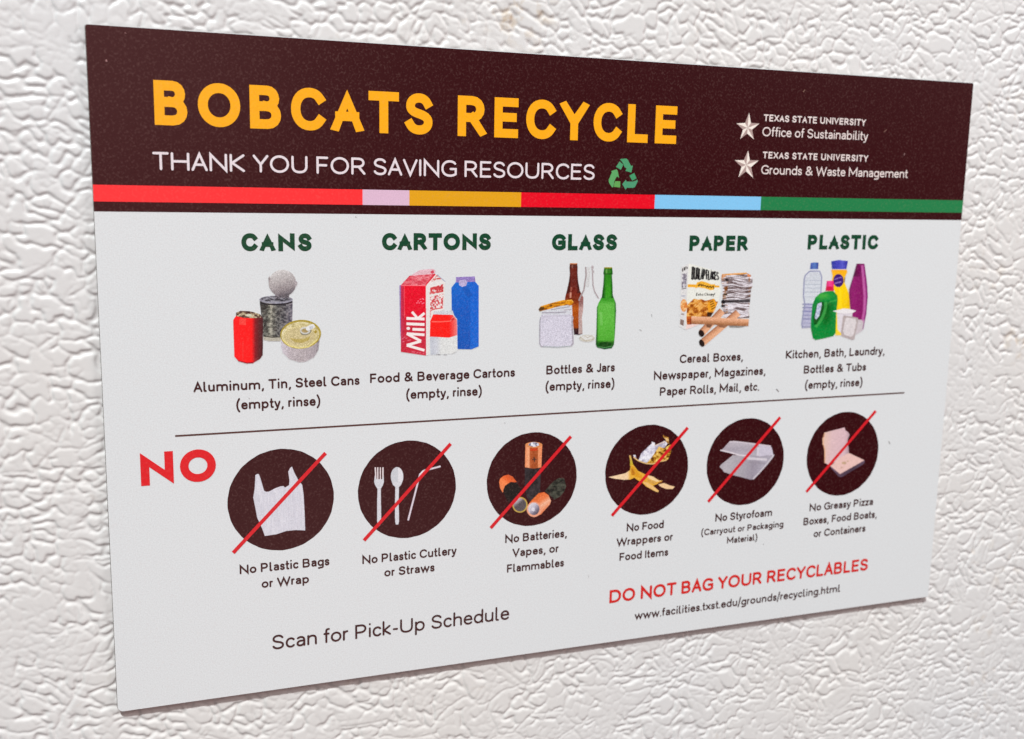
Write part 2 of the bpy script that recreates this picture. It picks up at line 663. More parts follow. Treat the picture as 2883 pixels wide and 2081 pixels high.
OVAL = 'M .5 1 C .22 1 0 .78 0 .5 C 0 .22 .22 0 .5 0 C .78 0 1 .22 1 .5 C 1 .78 .78 1 .5 1'
S_UP = 'M .93 .84 C .84 .95 .68 1 .5 1 C .2 1 .04 .88 .04 .745 C .04 .60 .25 .55 .5 .505 C .8 .45 .98 .39 .98 .25 C .98 .1 .78 0 .5 0 C .3 0 .12 .05 .02 .17'
CAPS = {
    'A': (.84, 'M 0 0 L .5 1 L 1 0 M .17 .33 L .83 .33'),
    'B': (.80, 'M 0 0 L 0 1 M 0 1 L .55 1 C 1 1 1 .53 .55 .53 L 0 .53 M .55 .53 C 1.1 .53 1.1 0 .55 0 L 0 0'),
    'C': (.86, 'M 1 .83 C .9 .95 .75 1 .57 1 C .22 1 0 .78 0 .5 C 0 .22 .22 0 .57 0 C .75 0 .9 .05 1 .17'),
    'D': (.93, 'M 0 0 L 0 1 L .42 1 C .8 1 1 .8 1 .5 C 1 .2 .8 0 .42 0 L 0 0'),
    'E': (.70, 'M 1 1 L 0 1 L 0 0 L 1 0 M 0 .52 L .9 .52'),
    'F': (.66, 'M 1 1 L 0 1 L 0 0 M 0 .5 L .9 .5'),
    'G': (.93, 'M .95 .85 C .86 .95 .72 1 .55 1 C .2 1 0 .78 0 .5 C 0 .2 .2 0 .57 0 C .73 0 .88 .04 1 .12 L 1 .47 L .62 .47'),
    'H': (.94, 'M 0 0 L 0 1 M 1 0 L 1 1 M 0 .51 L 1 .51'),
    'I': (.0, 'M .5 0 L .5 1'),
    'J': (.52, 'M 1 1 L 1 .28 C 1 .08 .8 0 .5 0 C .3 0 .15 .03 0 .1'),
    'K': (.80, 'M 0 0 L 0 1 M .98 1 L .1 .5 L 1 0'),
    'L': (.66, 'M 0 1 L 0 0 L 1 0'),
    'M': (1.10, 'M 0 0 L 0 1 L .5 .25 L 1 1 L 1 0'),
    'N': (.92, 'M 0 0 L 0 1 L 1 0 L 1 1'),
    'O': (1.03, OVAL),
    'P': (.77, 'M 0 0 L 0 1 L .5 1 C 1.12 1 1.12 .43 .5 .43 L 0 .43'),
    'R': (.80, 'M 0 0 L 0 1 L .5 1 C 1.08 1 1.08 .46 .5 .46 L 0 .46 M .52 .46 L 1 0'),
    'S': (.76, S_UP),
    'T': (.82, 'M 0 1 L 1 1 M .5 1 L .5 0'),
    'U': (.88, 'M 0 1 L 0 .4 C 0 .12 .2 0 .5 0 C .8 0 1 .12 1 .4 L 1 1'),
    'V': (.86, 'M 0 1 L .5 0 L 1 1'),
    'W': (1.38, 'M 0 1 L .24 0 L .5 .95 L .76 0 L 1 1'),
    'X': (.84, 'M 0 1 L 1 0 M 0 0 L 1 1'),
    'Y': (.84, 'M 0 1 L .5 .45 L 1 1 M .5 .45 L .5 0'),
    'Z': (.78, 'M 0 1 L 1 1 L 0 0 L 1 0'),
    '&': (.92, 'M 1 0 L .27 .62 C .1 .78 .2 1 .45 1 C .72 1 .78 .75 .58 .64 L .3 .48 C -.1 .28 .02 0 .38 0 C .66 0 .85 .16 .93 .45'),
}
# x-height letters: unit box = x-height zone
LOWX = {
    'a': (.58, 'M .08 .9 C .35 1.06 1 1.1 1 .6 L 1 0 M 1 .56 L .5 .56 C -.12 .56 -.12 0 .42 0 C .75 0 1 .18 1 .42'),
    'c': (.58, 'M 1 .84 C .88 .95 .76 1 .6 1 C .22 1 0 .78 0 .5 C 0 .22 .22 0 .6 0 C .76 0 .88 .05 1 .16'),
    'e': (.63, 'M 0 .53 L 1 .53 C 1 .82 .8 1 .52 1 C .22 1 0 .78 0 .5 C 0 .2 .22 0 .56 0 C .74 0 .87 .05 .97 .14'),
    'm': (1.10, 'M 0 0 L 0 1 M 0 .6 C 0 .85 .1 1 .27 1 C .42 1 .5 .88 .5 .65 L .5 0 M .5 .6 C .5 .85 .6 1 .77 1 C .92 1 1 .88 1 .65 L 1 0'),
    'n': (.62, 'M 0 0 L 0 1 M 0 .58 C 0 .85 .2 1 .52 1 C .85 1 1 .85 1 .6 L 1 0'),
    'o': (.70, OVAL),
    'r': (.36, 'M 0 0 L 0 1 M 0 .55 C 0 .84 .3 .99 1 1'),
    's': (.52, S_UP),
    'u': (.62, 'M 1 1 L 1 0 M 1 .42 C 1 .15 .8 0 .48 0 C .15 0 0 .15 0 .4 L 0 1'),
    'v': (.62, 'M 0 1 L .5 0 L 1 1'),
    'w': (1.02, 'M 0 1 L .25 0 L .5 .95 L .75 0 L 1 1'),
    'x': (.62, 'M 0 1 L 1 0 M 0 0 L 1 1'),
    'z': (.54, 'M 0 1 L 1 1 L 0 0 L 1 0'),
}
# letters that leave the x-height zone: y in cap units with marks
#   b baseline, m x-height, t ascender, d descender (filled in per weight)
XH = 0.71
ASC = 1.03
DSC = -0.27
LOWA = {
    'b': (.68, 'M 0 t L 0 b M 0 o C 0 b,.22 b,.5 b C .8 b 1 l 1 o C 1 u .8 m .5 m C .22 m 0 u 0 o'),
    'd': (.68, 'M 1 t L 1 b M 1 o C 1 l,.78 b,.5 b C .2 b 0 l 0 o C 0 u .2 m .5 m C .78 m 1 u 1 o'),
    'f': (.42, 'M 1 t C .6 t .42 .95 .42 .78 L .42 b M 0 m L .95 m'),
    'g': (.68, 'M 1 o C 1 l,.78 b,.5 b C .2 b 0 l 0 o C 0 u .2 m .5 m C .78 m 1 u 1 o M 1 m L 1 0 C 1 -.18 .8 d .5 d C .3 d .17 -.25 .08 -.2'),
    'h': (.62, 'M 0 t L 0 b M 0 .38 C 0 .55 .2 m .52 m C .85 m 1 .58 1 .42 L 1 b'),
    'i': (.0, 'M .5 m L .5 b M .5 .93 L .5 .94'),
    'j': (.2, 'M 1 m L 1 -.08 C 1 -.2 .7 d 0 d M 1 .93 L 1 .94'),
    'k': (.58, 'M 0 t L 0 b M .92 m L .08 .36 L 1 b'),
    'l': (.13, 'M 0 t L 0 .17 C 0 .08 .4 b 1 b'),
    'p': (.68, 'M 0 m L 0 d M 0 o C 0 l,.22 b,.5 b C .8 b 1 l 1 o C 1 u .8 m .5 m C .22 m 0 u 0 o'),
    't': (.42, 'M .38 .9 L .38 .22 C .38 .08 .6 b 1 b M 0 m L .95 m'),
    'y': (.62, 'M 0 m L .52 .02 M 1 m L .42 -.15 C .36 d .2 d .06 d'),
    ',': (.10, 'M .8 .04 L .2 -.13'),
    '.': (.0, 'M .5 .05 L .5 .052'),
    '(': (.20, 'M 1 1.08 C .2 .8 0 .6 0 .42 C 0 .2 .2 0 1 -.2'),
    ')': (.20, 'M 0 1.08 C .8 .8 1 .6 1 .42 C 1 .2 .8 0 0 -.2'),
    '-': (.36, 'M 0 .36 L 1 .36'),
    '/': (.42, 'M 0 -.12 L 1 1.05'),
    '!': (.0, 'M .5 t L .5 .3 M .5 .05 L .5 .052'),
}
SIDE_TIGHT = {'A': .02, 'V': .02, 'W': .02, 'Y': .02, 'T': .03, 'X': .03, 'v': .02, 'w': .02, 'y': .02,
              'x': .03, 'O': .07, 'C': .07, 'G': .07, 'Q': .07, 'o': .06, 'c': .06, 'e': .06, 'a': .07, 's': .05,
              'S': .06, 'd': .07, 'g': .07, 'f': .02, 't': .03, 'r': .06, 'J': .04, 'K': .07, 'k': .06, 'L': .07,
              '/': .0, ',': .05, '.': .06, '(': .06, ')': .06, 'z': .05, 'Z': .05}


def glyph(ch, h, wide=1.0):
    """Skeleton paths in cap units for half stroke h; x starts at h."""
    if ch in CAPS:
        w, s = CAPS[ch]
        w *= wide
        y0, y1 = h, 1 - h
        sx = max(w - 2 * h, 0)
        return max(w, 2 * h), [[(h + x * sx, y0 + y * (y1 - y0)) for x, y in p] for p in parse(s)], (0, 1)
    if ch in LOWX:
        w, s = LOWX[ch]
        y0, y1 = h, XH - h
        sx = max(w - 2 * h, 0)
        return w, [[(h + x * sx, y0 + y * (y1 - y0)) for x, y in p] for p in parse(s)], (0, XH)
    w, s = LOWA[ch]
    if ch in 'l,()j':
        w += 2 * h
    b, m, t, d = h, XH - h, ASC - h, DSC + h
    o = (b + m) / 2
    q = (m - b) / 2 * K
    rep = {'b': b, 'm': m, 't': t, 'd': d, 'o': o, 'l': o - q, 'u': o + q}
    s = ' '.join('%.4f' % rep[k] if k in rep else k for k in s.replace(',', ' ').split())
    sx = max(w - 2 * h, 0) if w > 2 * h else w
    return max(w, 2 * h), [[(h + x * sx, y) for x, y in p] for p in parse(s)], (DSC - .05, 1.12)


def set_line(text, h, tracking, bold, wide=1.0, side=0.72):
    """-> list of (path, zone), ink width in cap units."""
    out = []
    x = 0.0
    first = True
    end = 0
    for ch in text:
        if ch == ' ':
            x += .34 + tracking
            continue
        w, paths, zone = glyph(ch, h, wide)
        sb = SIDE_TIGHT.get(ch, .095) * side
        if not first:
            x += sb
        first = False
        for p in paths:
            out.append(([(a + x, b) for a, b in p], zone))
        end = x + w
        x = end + sb + tracking
    return out, end


def letter_line(flat, text, P0, P1, cap, weight, col, bold=False, lift=0.0, tall=1.0, wide=1.0):
    """Set a line between two measured ends of its baseline."""
    a = sheet_point(np.array([P0, P1]) * SHOW.s)
    z = (a[0, 1] + a[1, 1]) / 2
    x0, x1 = a[0, 0], a[1, 0]
    h = weight / 2
    if bold:
        base, w0 = set_line(text, h, 0.0, True, wide)
        gaps = max(len(text) - 1, 1)
        tr = ((x1 - x0) / cap - w0) / gaps
        strokes, w = set_line(text, h, tr, True, wide)
        kx = cap
    else:
        strokes, w = set_line(text, h, 0.0, False)
        kx = (x1 - x0) / w
    for n, (p, zone) in enumerate(strokes):
        q = np.array(p)
        path = np.c_[x0 + q[:, 0] * kx, z + q[:, 1] * cap * tall]
        for m, poly in enumerate(outline(path, h * cap, 'square' if bold else 'round')):
            if bold:
                poly[:, 1] = np.clip(poly[:, 1], z + zone[0] * cap, z + zone[1] * cap)
            if abs(np.sum(poly[:, 0] * np.roll(poly[:, 1], -1) - np.roll(poly[:, 0], -1) * poly[:, 1])) < 1e-7:
                continue
            flat.poly(poly, col, lift + 0.004 * (n % 4) + 0.00012 * m)


# ---------------------------------------------------------------------
#  Pictures: small colour prints, painted at about the print's own dot pitch
# ---------------------------------------------------------------------
PAPER = (214, 219, 222)
MAROON = (51, 7, 12)


class Picture:
    def __init__(self, view, box, ground, step=0.85):
        self.view = view
        self.ground = np.array(ground, float)
        st = step / view.s
        self.xs = np.arange(box[0], box[2], st)
        self.ys = np.arange(box[1], box[3], st)
        self.X, self.Y = np.meshgrid(self.xs, self.ys)
        self.img = np.zeros(self.X.shape + (3,)) + self.ground
        self.own = np.full(self.X.shape, -1)
        self.names = []
        self.st = st
        self.rng = np.random.default_rng(len(bpy.data.meshes))

    def item(self, name):
        self.names.append(name)

    def mask(self, pts):
        pts = np.asarray(pts, float)
        acc = np.zeros(self.X.shape)
        offs = [(-.33, -.33), (.33, -.33), (0, 0), (-.33, .33), (.33, .33)]
        for ox, oy in offs:
            X = self.X + ox * self.st
            Y = self.Y + oy * self.st
            ins = np.zeros(X.shape, bool)
            n = len(pts)
            for i in range(n):
                x0, y0 = pts[i]
                x1, y1 = pts[(i + 1) % n]
                if y0 == y1:
                    continue
                cnd = (Y > min(y0, y1)) & (Y <= max(y0, y1))
                xi = x0 + (Y - y0) * (x1 - x0) / (y1 - y0)
                ins ^= cnd & (X < xi)
            acc += ins
        return acc / len(offs)

    def put(self, a, col, grain=0.0):
        if callable(col):
            c = col(self.X, self.Y)
        else:
            c = np.zeros(self.X.shape + (3,)) + np.array(col, float)
        if grain:
            g = self.rng.normal(0, grain, self.X.shape)
            g = (g + np.roll(g, 1, 0) + np.roll(g, 1, 1)) / 1.6
            c = c + g[..., None]
        self.img = self.img * (1 - a[..., None]) + c * a[..., None]
        if self.names:
            self.own[a > 0.15] = len(self.names) - 1

    def poly(self, pts, col, grain=0.0, alpha=1.0):
        self.put(self.mask(pts) * alpha, col, grain)

    def oval(self, cx, cy, rx, ry, col, grain=0.0, rot=0.0, alpha=1.0):
        a = np.linspace(0, 2 * np.pi, 41)[:-1]
        r = math.radians(rot)
        x = rx * np.cos(a)
        y = ry * np.sin(a)
        self.poly(np.c_[cx + x * math.cos(r) - y * math.sin(r), cy + x * math.sin(r) + y * math.cos(r)], col, grain, alpha)

    def line(self, pts, width, col, grain=0.0, alpha=1.0, cap='butt'):
        a = np.zeros(self.X.shape)
        for q in outline(pts, width / 2, cap):
            a = np.maximum(a, self.mask(q))
        self.put(a * alpha, col, grain)

    def ring(self, cx, cy, rx, ry, width, col, grain=0.0):
        t = np.linspace(0, 2 * np.pi, 33)
        t[-1] = 0
        self.line(np.c_[cx + rx * np.cos(t), cy + ry * np.sin(t)], width, col, grain)

    def word(self, text, corner, weight, col, alpha=1.0, bold=True):
        """Lettering inside a quadrilateral: corners lower-left, lower-right,
        upper-right, upper-left."""
        ll, lr, ur, ul = (np.array(c, float) for c in corner)
        strokes, w = set_line(text, weight / 2, .02, bold)
        a = np.zeros(self.X.shape)
        hgt = np.hypot(*(ul - ll))
        for p, zone in strokes:
            q = []
            for x, y in p:
                u = x / w
                q.append((ll * (1 - u) + lr * u) * (1 - y) + (ul * (1 - u) + ur * u) * y)
            for o in outline(q, weight * hgt / 2 * 0.8, 'butt'):
                a = np.maximum(a, self.mask(o))
        self.put(a * alpha, col)

    def build(self, parent, depth):
        """One mesh per named item, cut to what is painted."""
        nz, nx = self.X.shape
        pts = self.view.mm(np.c_[self.X.ravel(), self.Y.ravel()])
        co = np.c_[pts[:, 0], np.full(len(pts), -depth), pts[:, 1]] * MM
        col = np.c_[lin(np.clip(self.img, 0, 255).reshape(-1, 3)), np.ones(nz * nx)]
        idx = np.arange(nz * nx).reshape(nz, nx)
        q = np.stack([idx[1:, :-1], idx[1:, 1:], idx[:-1, 1:], idx[:-1, :-1]], -1).reshape(-1, 4)
        o4 = self.own.ravel()[q]
        owner = o4.max(axis=1)
        for k, (name) in enumerate(self.names):
            sel = q[owner == k]
            if not len(sel):
                continue
            used, inv = np.unique(sel, return_inverse=True)
            nm, lab = name if isinstance(name, tuple) else (name, None)
            mesh_object(nm, co[used], inv.reshape(-1, 4), col[used], parent, lab)


def mixc(a, b, t):
    return np.asarray(a, float) * (1 - t[..., None]) + np.asarray(b, float) * t[..., None]


def ramp_x(stops):
    """colour by x: list of (x, rgb)"""
    xs_ = [s[0] for s in stops]
    cs = np.array([s[1] for s in stops], float)
    return lambda X, Y: np.stack([np.interp(X, xs_, cs[:, k]) for k in range(3)], -1)


def ramp_y(stops):
    xs_ = [s[0] for s in stops]
    cs = np.array([s[1] for s in stops], float)
    return lambda X, Y: np.stack([np.interp(Y, xs_, cs[:, k]) for k in range(3)], -1)


def ramp_axis(p0, p1, stops):
    p0 = np.array(p0, float)
    d = np.array(p1, float) - p0
    d2 = d @ d
    xs_ = [s[0] for s in stops]
    cs = np.array([s[1] for s in stops], float)

    def f(X, Y):
        t = ((X - p0[0]) * d[0] + (Y - p0[1]) * d[1]) / d2
        return np.stack([np.interp(t, xs_, cs[:, k]) for k in range(3)], -1)
    return f


def mottled(cols, sx, sy, seed, sharp=3.0):
    cols = np.array(cols, float)

    def f(X, Y):
        n = fbm(X / sx, Y / sy, seed, 3)
        n = np.clip((n - 0.5) * sharp + 0.5, 0, 1) * (len(cols) - 1)
        i = np.clip(np.floor(n).astype(int), 0, len(cols) - 2)
        t = (n - i)[..., None]
        return cols[i] * (1 - t) + cols[i + 1] * t
    return f


# =====================================================================
#  MAGNET BODY
# =====================================================================


def rounded_rect(w, h, r, n=6):
    pts = []
    # the lower left corner is rounded more than the others
    for sx_, sz_, a0, k_ in ((1, 1, 0, 1), (-1, 1, 90, 1), (-1, -1, 180, 2.8), (1, -1, 270, 1)):
        q = r * k_
        cx, cz = sx_ * (w / 2 - q), sz_ * (h / 2 - q)
        for k in range(n + 1):
            a = math.radians(a0 + 90 * k / n)
            pts.append((cx + q * math.cos(a), cz + q * math.sin(a)))
    return np.array(pts)


def slab(name, pts, y0, y1, mat, parent, front=True):
    n = len(pts)
    v = [(x * MM, y0 * MM, z * MM) for x, z in pts] + [(x * MM, y1 * MM, z * MM) for x, z in pts]
    f = [tuple(range(n - 1, -1, -1))[::-1], tuple(range(2 * n - 1, n - 1, -1))]
    f += [(i + n, (i + 1) % n + n, (i + 1) % n, i) for i in range(n)]
    return mesh_object(name, v, f, None, parent, None, mat)


body_outline = rounded_rect(SHEET_W, SHEET_H, 0.30)
slab('magnet_backing', rounded_rect(SHEET_W + 0.08, SHEET_H, 0.30) + np.array([-0.035, -0.04]), 0.16, THICK, M_MAGNET, magnet)
slab('paper_layer', rounded_rect(SHEET_W + 0.03, SHEET_H + 0.03, 0.30), 0.012, 0.158, M_EDGE, magnet)
fl = Flat(0.0)
fl.poly(body_outline, PAPER)
fl.build('printed_sheet', magnet)

# ---- header band and coloured stripe --------------------------------
TOP = SHEET_H / 2
v_stripe0, v_stripe1, v_head = 0.2148, 0.2378, 0.2516
zs0, zs1, zh = TOP - v_stripe0 * SHEET_H, TOP - v_stripe1 * SHEET_H, TOP - v_head * SHEET_H
hw = SHEET_W / 2
top_pts = [(p[0], p[1] - 0.10) for p in body_outline if p[1] > 0]
fl = Flat(0.010)
fl.poly([(hw, zh)] + [tuple(p) for p in top_pts] + [(-hw, zh)], MAROON)
header = fl.build('header_band', magnet, 'maroon band across the top of the magnet')

stripe_cuts = [(188, 0), (803, 0), (906, 0), (1153, 0), (1450, 0), (1685, 0), (2140, 0)]
u_cut = [-hw] + [sheet_point([[x * SHOW.s, y * SHOW.s]])[0, 0] for x, y in
                 ((803, 440), (906.5, 442), (1154, 444), (1450, 447), (1685, 449))] + [hw]
stripe_cols = [((250, 50, 54), 'long coral red block'), ((216, 182, 206), 'short pale lilac block'),
               ((222, 160, 24), 'ochre yellow block'), ((226, 8, 34), 'bright red block'),
               ((128, 195, 238), 'sky blue block'), ((32, 124, 72), 'green block at the right end')]
for k, (c, lab) in enumerate(stripe_cols):
    fl = Flat(0.020)
    fl.poly([(u_cut[k], zs1), (u_cut[k + 1], zs1), (u_cut[k + 1], zs0), (u_cut[k], zs0)], c)
    fl.build('stripe_block', magnet, lab)

# ---- header lettering ------------------------------------------------
GOLD = (246, 170, 22)
GREEN = (12, 68, 44)
BROWN = (60, 28, 28)
RED = (216, 26, 34)
RED2 = (206, 38, 34)
SILVER = (226, 214, 212)
LETTER = 0.035


def lettering(name, parent, lines, cap, weight, col, bold=False, label=None, depth=LETTER, tall=1.0, wide=1.0):
    fl = Flat(depth)
    for ln in lines:
        letter_line(fl, ln[0], ln[1], ln[2], ln[3] if len(ln) > 3 else cap, weight, col, bold, tall=tall, wide=wide)
    return fl.build(name, parent, label)


lettering('title_lettering', header, [('BOBCATS RECYCLE', (343.1, 279.2), (1496.8, 316.9))], 6.1, .222, GOLD, True, wide=.93)
lettering('tagline_lettering', header, [('THANK YOU FOR SAVING RESOURCES', (338.5, 379), (1317, 397))], 2.52, .136, (224, 214, 220))
lettering('department_lettering', header, [('TEXAS STATE UNIVERSITY', (1691, 270.8), (1917, 276.5))], 1.14, .20, SILVER, True)
lettering('department_lettering', header, [('Office of Sustainability', (1687.7, 304.4), (1922, 308.6))], 1.56, .135, SILVER)
lettering('department_lettering', header, [('TEXAS STATE UNIVERSITY', (1688.7, 352.5), (1922, 356.6))], 1.14, .20, SILVER, True)
lettering('department_lettering', header, [('Grounds & Waste Management', (1685.3, 386.9), (2010, 393.6))], 1.56, .135, SILVER)

VDEP = View(2060, 300, 520 / 2268)


def star(pts, cen):
    o = VDEP.mm(pts)
    c = VDEP.mm([cen])[0]
    fl = Flat(LETTER)
    n = 5
    for i in range(n):
        p, nx_ = o[i], o[(i + 1) % n]
        inner = c + ((p + nx_) / 2 - c) * 0.50
        fl.poly([c, p, inner], (238, 230, 222), 0.0)
        fl.poly([c, inner, nx_], (172, 150, 146), 0.002)
    fl.build('star_emblem', header, None)


star([(212, 75), (340, 208), (272, 405), (104, 400), (58, 208)], (193, 262))
star([(200, 538), (330, 662), (264, 880), (82, 870), (36, 660)], (178, 718))

VREC = View(1690, 430, 130 / 1773)
fl = Flat(LETTER)
for pts, col in (
    ([(750, 270), (790, 240), (1000, 225), (1050, 270), (1180, 510), (1250, 495), (1190, 765), (960, 700), (1010, 600), (930, 560), (880, 420), (800, 310)], (74, 152, 108)),
    ([(740, 335), (880, 460), (790, 660), (600, 545)], (74, 152, 108)),
    ([(620, 640), (660, 680), (720, 970), (640, 910), (590, 980), (540, 1090), (490, 1335), (440, 1320), (330, 1150), (320, 1040), (440, 770), (420, 705)], (90, 162, 100)),
    ([(570, 1095), (765, 1100), (760, 1340), (515, 1310), (530, 1200)], (94, 160, 84)),
    ([(1300, 775), (1390, 990), (1220, 1080), (1110, 880)], (66, 148, 104)),
    ([(1410, 1020), (1440, 1090), (1330, 1320), (1250, 1355), (1020, 1345), (970, 1425), (840, 1210), (980, 1040), (1010, 1110), (1260, 1110), (1390, 1060)], (74, 150, 112))):
    fl.poly(VREC.mm(pts), col)
fl.build('recycling_symbol', header, 'green triangle of three chasing arrows')

# ---- category headings ------------------------------------------------
for word, a, b in (('CANS', (535, 556.2), (690.5, 556.2)), ('CARTONS', (846, 553.7), (1087, 554.2)), ('GLASS', (1222, 554.2), (1366, 554.2)),
                   ('PAPER', (1526, 556.2), (1655, 555.2)), ('PLASTIC', (1788, 552.7), (1943, 552.2))):
    lettering('category_heading', magnet, [(word, a, b)], 2.62, .265, GREEN, True, wide=1.0, label='bold green heading reading ' + word)

# ---- captions ----------------------------------------------------------
CAP = 1.45
CW = .180
captions = [
    [('Aluminum, Tin, Steel Cans', (428.5, 869.6), (796.5, 851.5)), ('(empty, rinse)', (523.5, 907.3), (709.5, 897.8))],
    [('Food & Beverage Cartons', (819.5, 850), (1140.5, 832.6)), ('(empty, rinse)', (899.5, 884.2), (1067, 875.3))],
    [('Bottles & Jars', (1209.6, 829.2), (1361.5, 822.6)), ('(empty, rinse)', (1208, 866), (1360.5, 858.6))],
    [('Cereal Boxes,', (1505, 804.5), (1645.6, 798.2)), ('Newspaper, Magazines,', (1447.8, 841.7), (1695.5, 829.6)), ('Paper Rolls, Mail, etc.', (1461, 876.3), (1681, 865.2))],
    [('Kitchen, Bath, Laundry,', (1740, 793.6), (1959, 786.0)), ('Bottles & Tubs', (1779.7, 827.2), (1917.6, 821.0)), ('(empty, rinse)', (1782.4, 862.0), (1909.6, 854.4))],
]
for lines in captions:
    lettering('category_caption', magnet, lines, 1.50, CW, BROWN, label='brown caption reading ' + ' '.join(t[0] for t in lines))

no_captions = [
    [('No Plastic Bags', (531, 1272), (729.6, 1251.2)), ('or Wrap', (579.5, 1301.8), (684.4, 1291.6))],
    [('No Plastic Cutlery', (802.5, 1248.5), (1011, 1229.0)), ('or Straws', (851, 1277.5), (962.6, 1264.7))],
    [('No Batteries,', (1118.7, 1202.6), (1255.5, 1189.5)), ('Vapes, or', (1134.5, 1232.9), (1237, 1223.3)), ('Flammables', (1122.8, 1268), (1248.8, 1254.8))],
    [('No Food', (1387.8, 1178), (1469.6, 1168.8)), ('Wrappers or', (1365, 1210), (1489.6, 1196.6)), ('Food Items', (1371.7, 1242), (1479.6, 1230.8))],
    [('No Styrofoam', (1583.9, 1155.4), (1709.4, 1142.8)), ('(Carryout or Packaging', (1552.6, 1186), (1734.6, 1167.2), 1.19), ('Material)', (1609.8, 1204), (1676.8, 1196.5), 1.19)],
    [('No Greasy Pizza', (1792.5, 1131.8), (1933, 1119.0)), ('Boxes, Food Boats,', (1779, 1162), (1941.6, 1147.6)), ('or Containers', (1801.6, 1189.2), (1916.2, 1178.0))],
]
for lines in no_captions:
    lettering('prohibition_caption', magnet, lines, CAP, CW, BROWN, label='brown caption reading ' + ' '.join(t[0] for t in lines))

# ---- divider ------------------------------------------------------------
dv = sheet_point(np.array([(388, 968), (2003, 868)]) * SHOW.s)
zd = dv[:, 1].mean()
fl = Flat(LETTER)
fl.poly([(dv[0, 0], zd - .13), (dv[1, 0], zd - .13), (dv[1, 0], zd + .13), (dv[0, 0], zd + .13)], (82, 52, 48))
fl.build('divider_line', magnet)

# ---- large lettering ------------------------------------------------------
lettering('no_lettering', magnet, [('NO', (312.8, 1078.6), (479, 1062.5))], 5.0, .245, RED, True)
lettering('schedule_lettering', magnet, [('Scan for Pick-Up Schedule', (603, 1440), (1127.4, 1371.0))], 2.42, .136, BROWN)
lettering('warning_lettering', magnet, [('DO NOT BAG YOUR RECYCLABLES', (1349.3, 1335.3), (1921.3, 1263.5))], 2.42, .192, RED2)
lettering('web_address_lettering', magnet, [('www.facilities.txst.edu/grounds/recycling.html', (1405.2, 1372.3), (1860.2, 1311))], 1.5, .172, BROWN)

# =====================================================================
#  PICTURES OF THE CATEGORIES
# =====================================================================
PIC = 0.030

# ---- cans
p = Picture(View(640, 740, .18325), (60, 80, 1470, 1570), PAPER)
p.item('tin_can_picture')
p.poly([(497, 590), (1003, 585), (998, 900), (985, 1180), (800, 1202), (640, 1202), (556, 1180), (530, 900)],
       lambda X, Y: 0.55 * mottled([(38, 38, 40), (84, 84, 82), (150, 148, 142)], 34, 26, 5, 2.8)(X, Y)
       + 0.45 * ramp_x([(497, (70, 72, 66)), (600, (62, 66, 58)), (645, (150, 152, 132)), (668, (226, 224, 200)), (700, (130, 130, 116)),
                        (760, (70, 72, 72)), (880, (84, 84, 96)), (1000, (126, 120, 150))])(X, Y), 14)
p.poly([(556, 1130), (700, 1150), (985, 1130), (985, 1180), (800, 1202), (640, 1202), (556, 1182)], (176, 172, 158), 12)
p.line([(556, 1128), (700, 1146), (980, 1126)], 14, (70, 70, 62), 10)
p.oval(748, 566, 258, 62, (146, 146, 160), 16)
p.oval(748, 556, 232, 46, mottled([(44, 44, 50), (92, 92, 100), (150, 150, 160)], 40, 20, 8, 2.5), 12)
p.line([(505, 615), (620, 640), (750, 642), (900, 630), (1000, 600)], 22, (30, 30, 36), 8)
p.poly([(735, 470), (960, 460), (940, 540), (735, 545)], mottled([(70, 68, 74), (128, 122, 130)], 30, 20, 3), 14)
p.oval(846, 312, 212, 206, ramp_axis((760, 110), (880, 520), [(0, (206, 205, 205)), (.45, (172, 167, 168)), (.75, (142, 135, 138)), (.9, (110, 104, 110)), (1, (86, 82, 88))]), 15)
p.poly([(1030, 260), (1078, 300), (1064, 350), (1040, 380)], (168, 160, 164), 14)
p.poly([(650, 200), (628, 240), (640, 330), (665, 260)], (158, 150, 152), 14)
p.item('soda_can_picture')
p.poly([(133, 815), (90, 880), (93, 1000), (108, 1440), (170, 1513), (300, 1546), (400, 1537), (500, 1480), (545, 1415), (548, 850), (500, 790)],
       ramp_x([(88, (214, 22, 26)), (112, (250, 26, 28)), (370, (252, 20, 22)), (398, (206, 20, 26)), (430, (130, 24, 32)), (480, (96, 30, 34)), (545, (70, 30, 34))]), 6)
p.poly([(190, 850), (290, 858), (285, 960), (180, 950)], (240, 84, 74), 10, .7)
p.line([(238, 1200), (236, 1500)], 30, (232, 60, 56), 6, .45)
p.poly([(120, 1440), (170, 1500), (300, 1532), (400, 1524), (400, 1544), (300, 1550), (170, 1516)], (150, 16, 30), 8)
p.poly([(133, 818), (136, 765), (200, 738), (330, 742), (430, 765), (505, 795), (520, 840), (400, 852), (250, 845)], mottled([(66, 42, 36), (120, 96, 78), (196, 184, 150)], 40, 22, 11, 2.6), 14)
p.oval(330, 806, 46, 20, (206, 208, 186), 10)
p.item('flat_can_picture')
p.poly([(820, 1100), (825, 1290), (850, 1380), (950, 1478), (1100, 1526), (1200, 1520), (1330, 1450), (1398, 1340), (1420, 1150)],
       ramp_x([(820, (200, 196, 206)), (950, (182, 174, 180)), (1150, (176, 168, 172)), (1330, (166, 158, 164)), (1420, (140, 134, 140))]), 16)
p.oval(1126, 1098, 314, 222, (166, 146, 54), 14, -4)
p.oval(1122, 1106, 292, 200, mottled([(178, 164, 110), (206, 196, 148), (222, 214, 176)], 60, 40, 15, 2.2), 14, -4)
p.oval(1118, 1126, 262, 160, (204, 192, 142), 16, -4)
p.oval(1112, 1130, 230, 130, (197, 184, 138), 14, -4)
p.poly([(950, 1150), (1050, 1172), (1180, 1168), (1280, 1120), (1250, 1190), (1150, 1232), (1040, 1222)], (162, 140, 46), 16, .5)
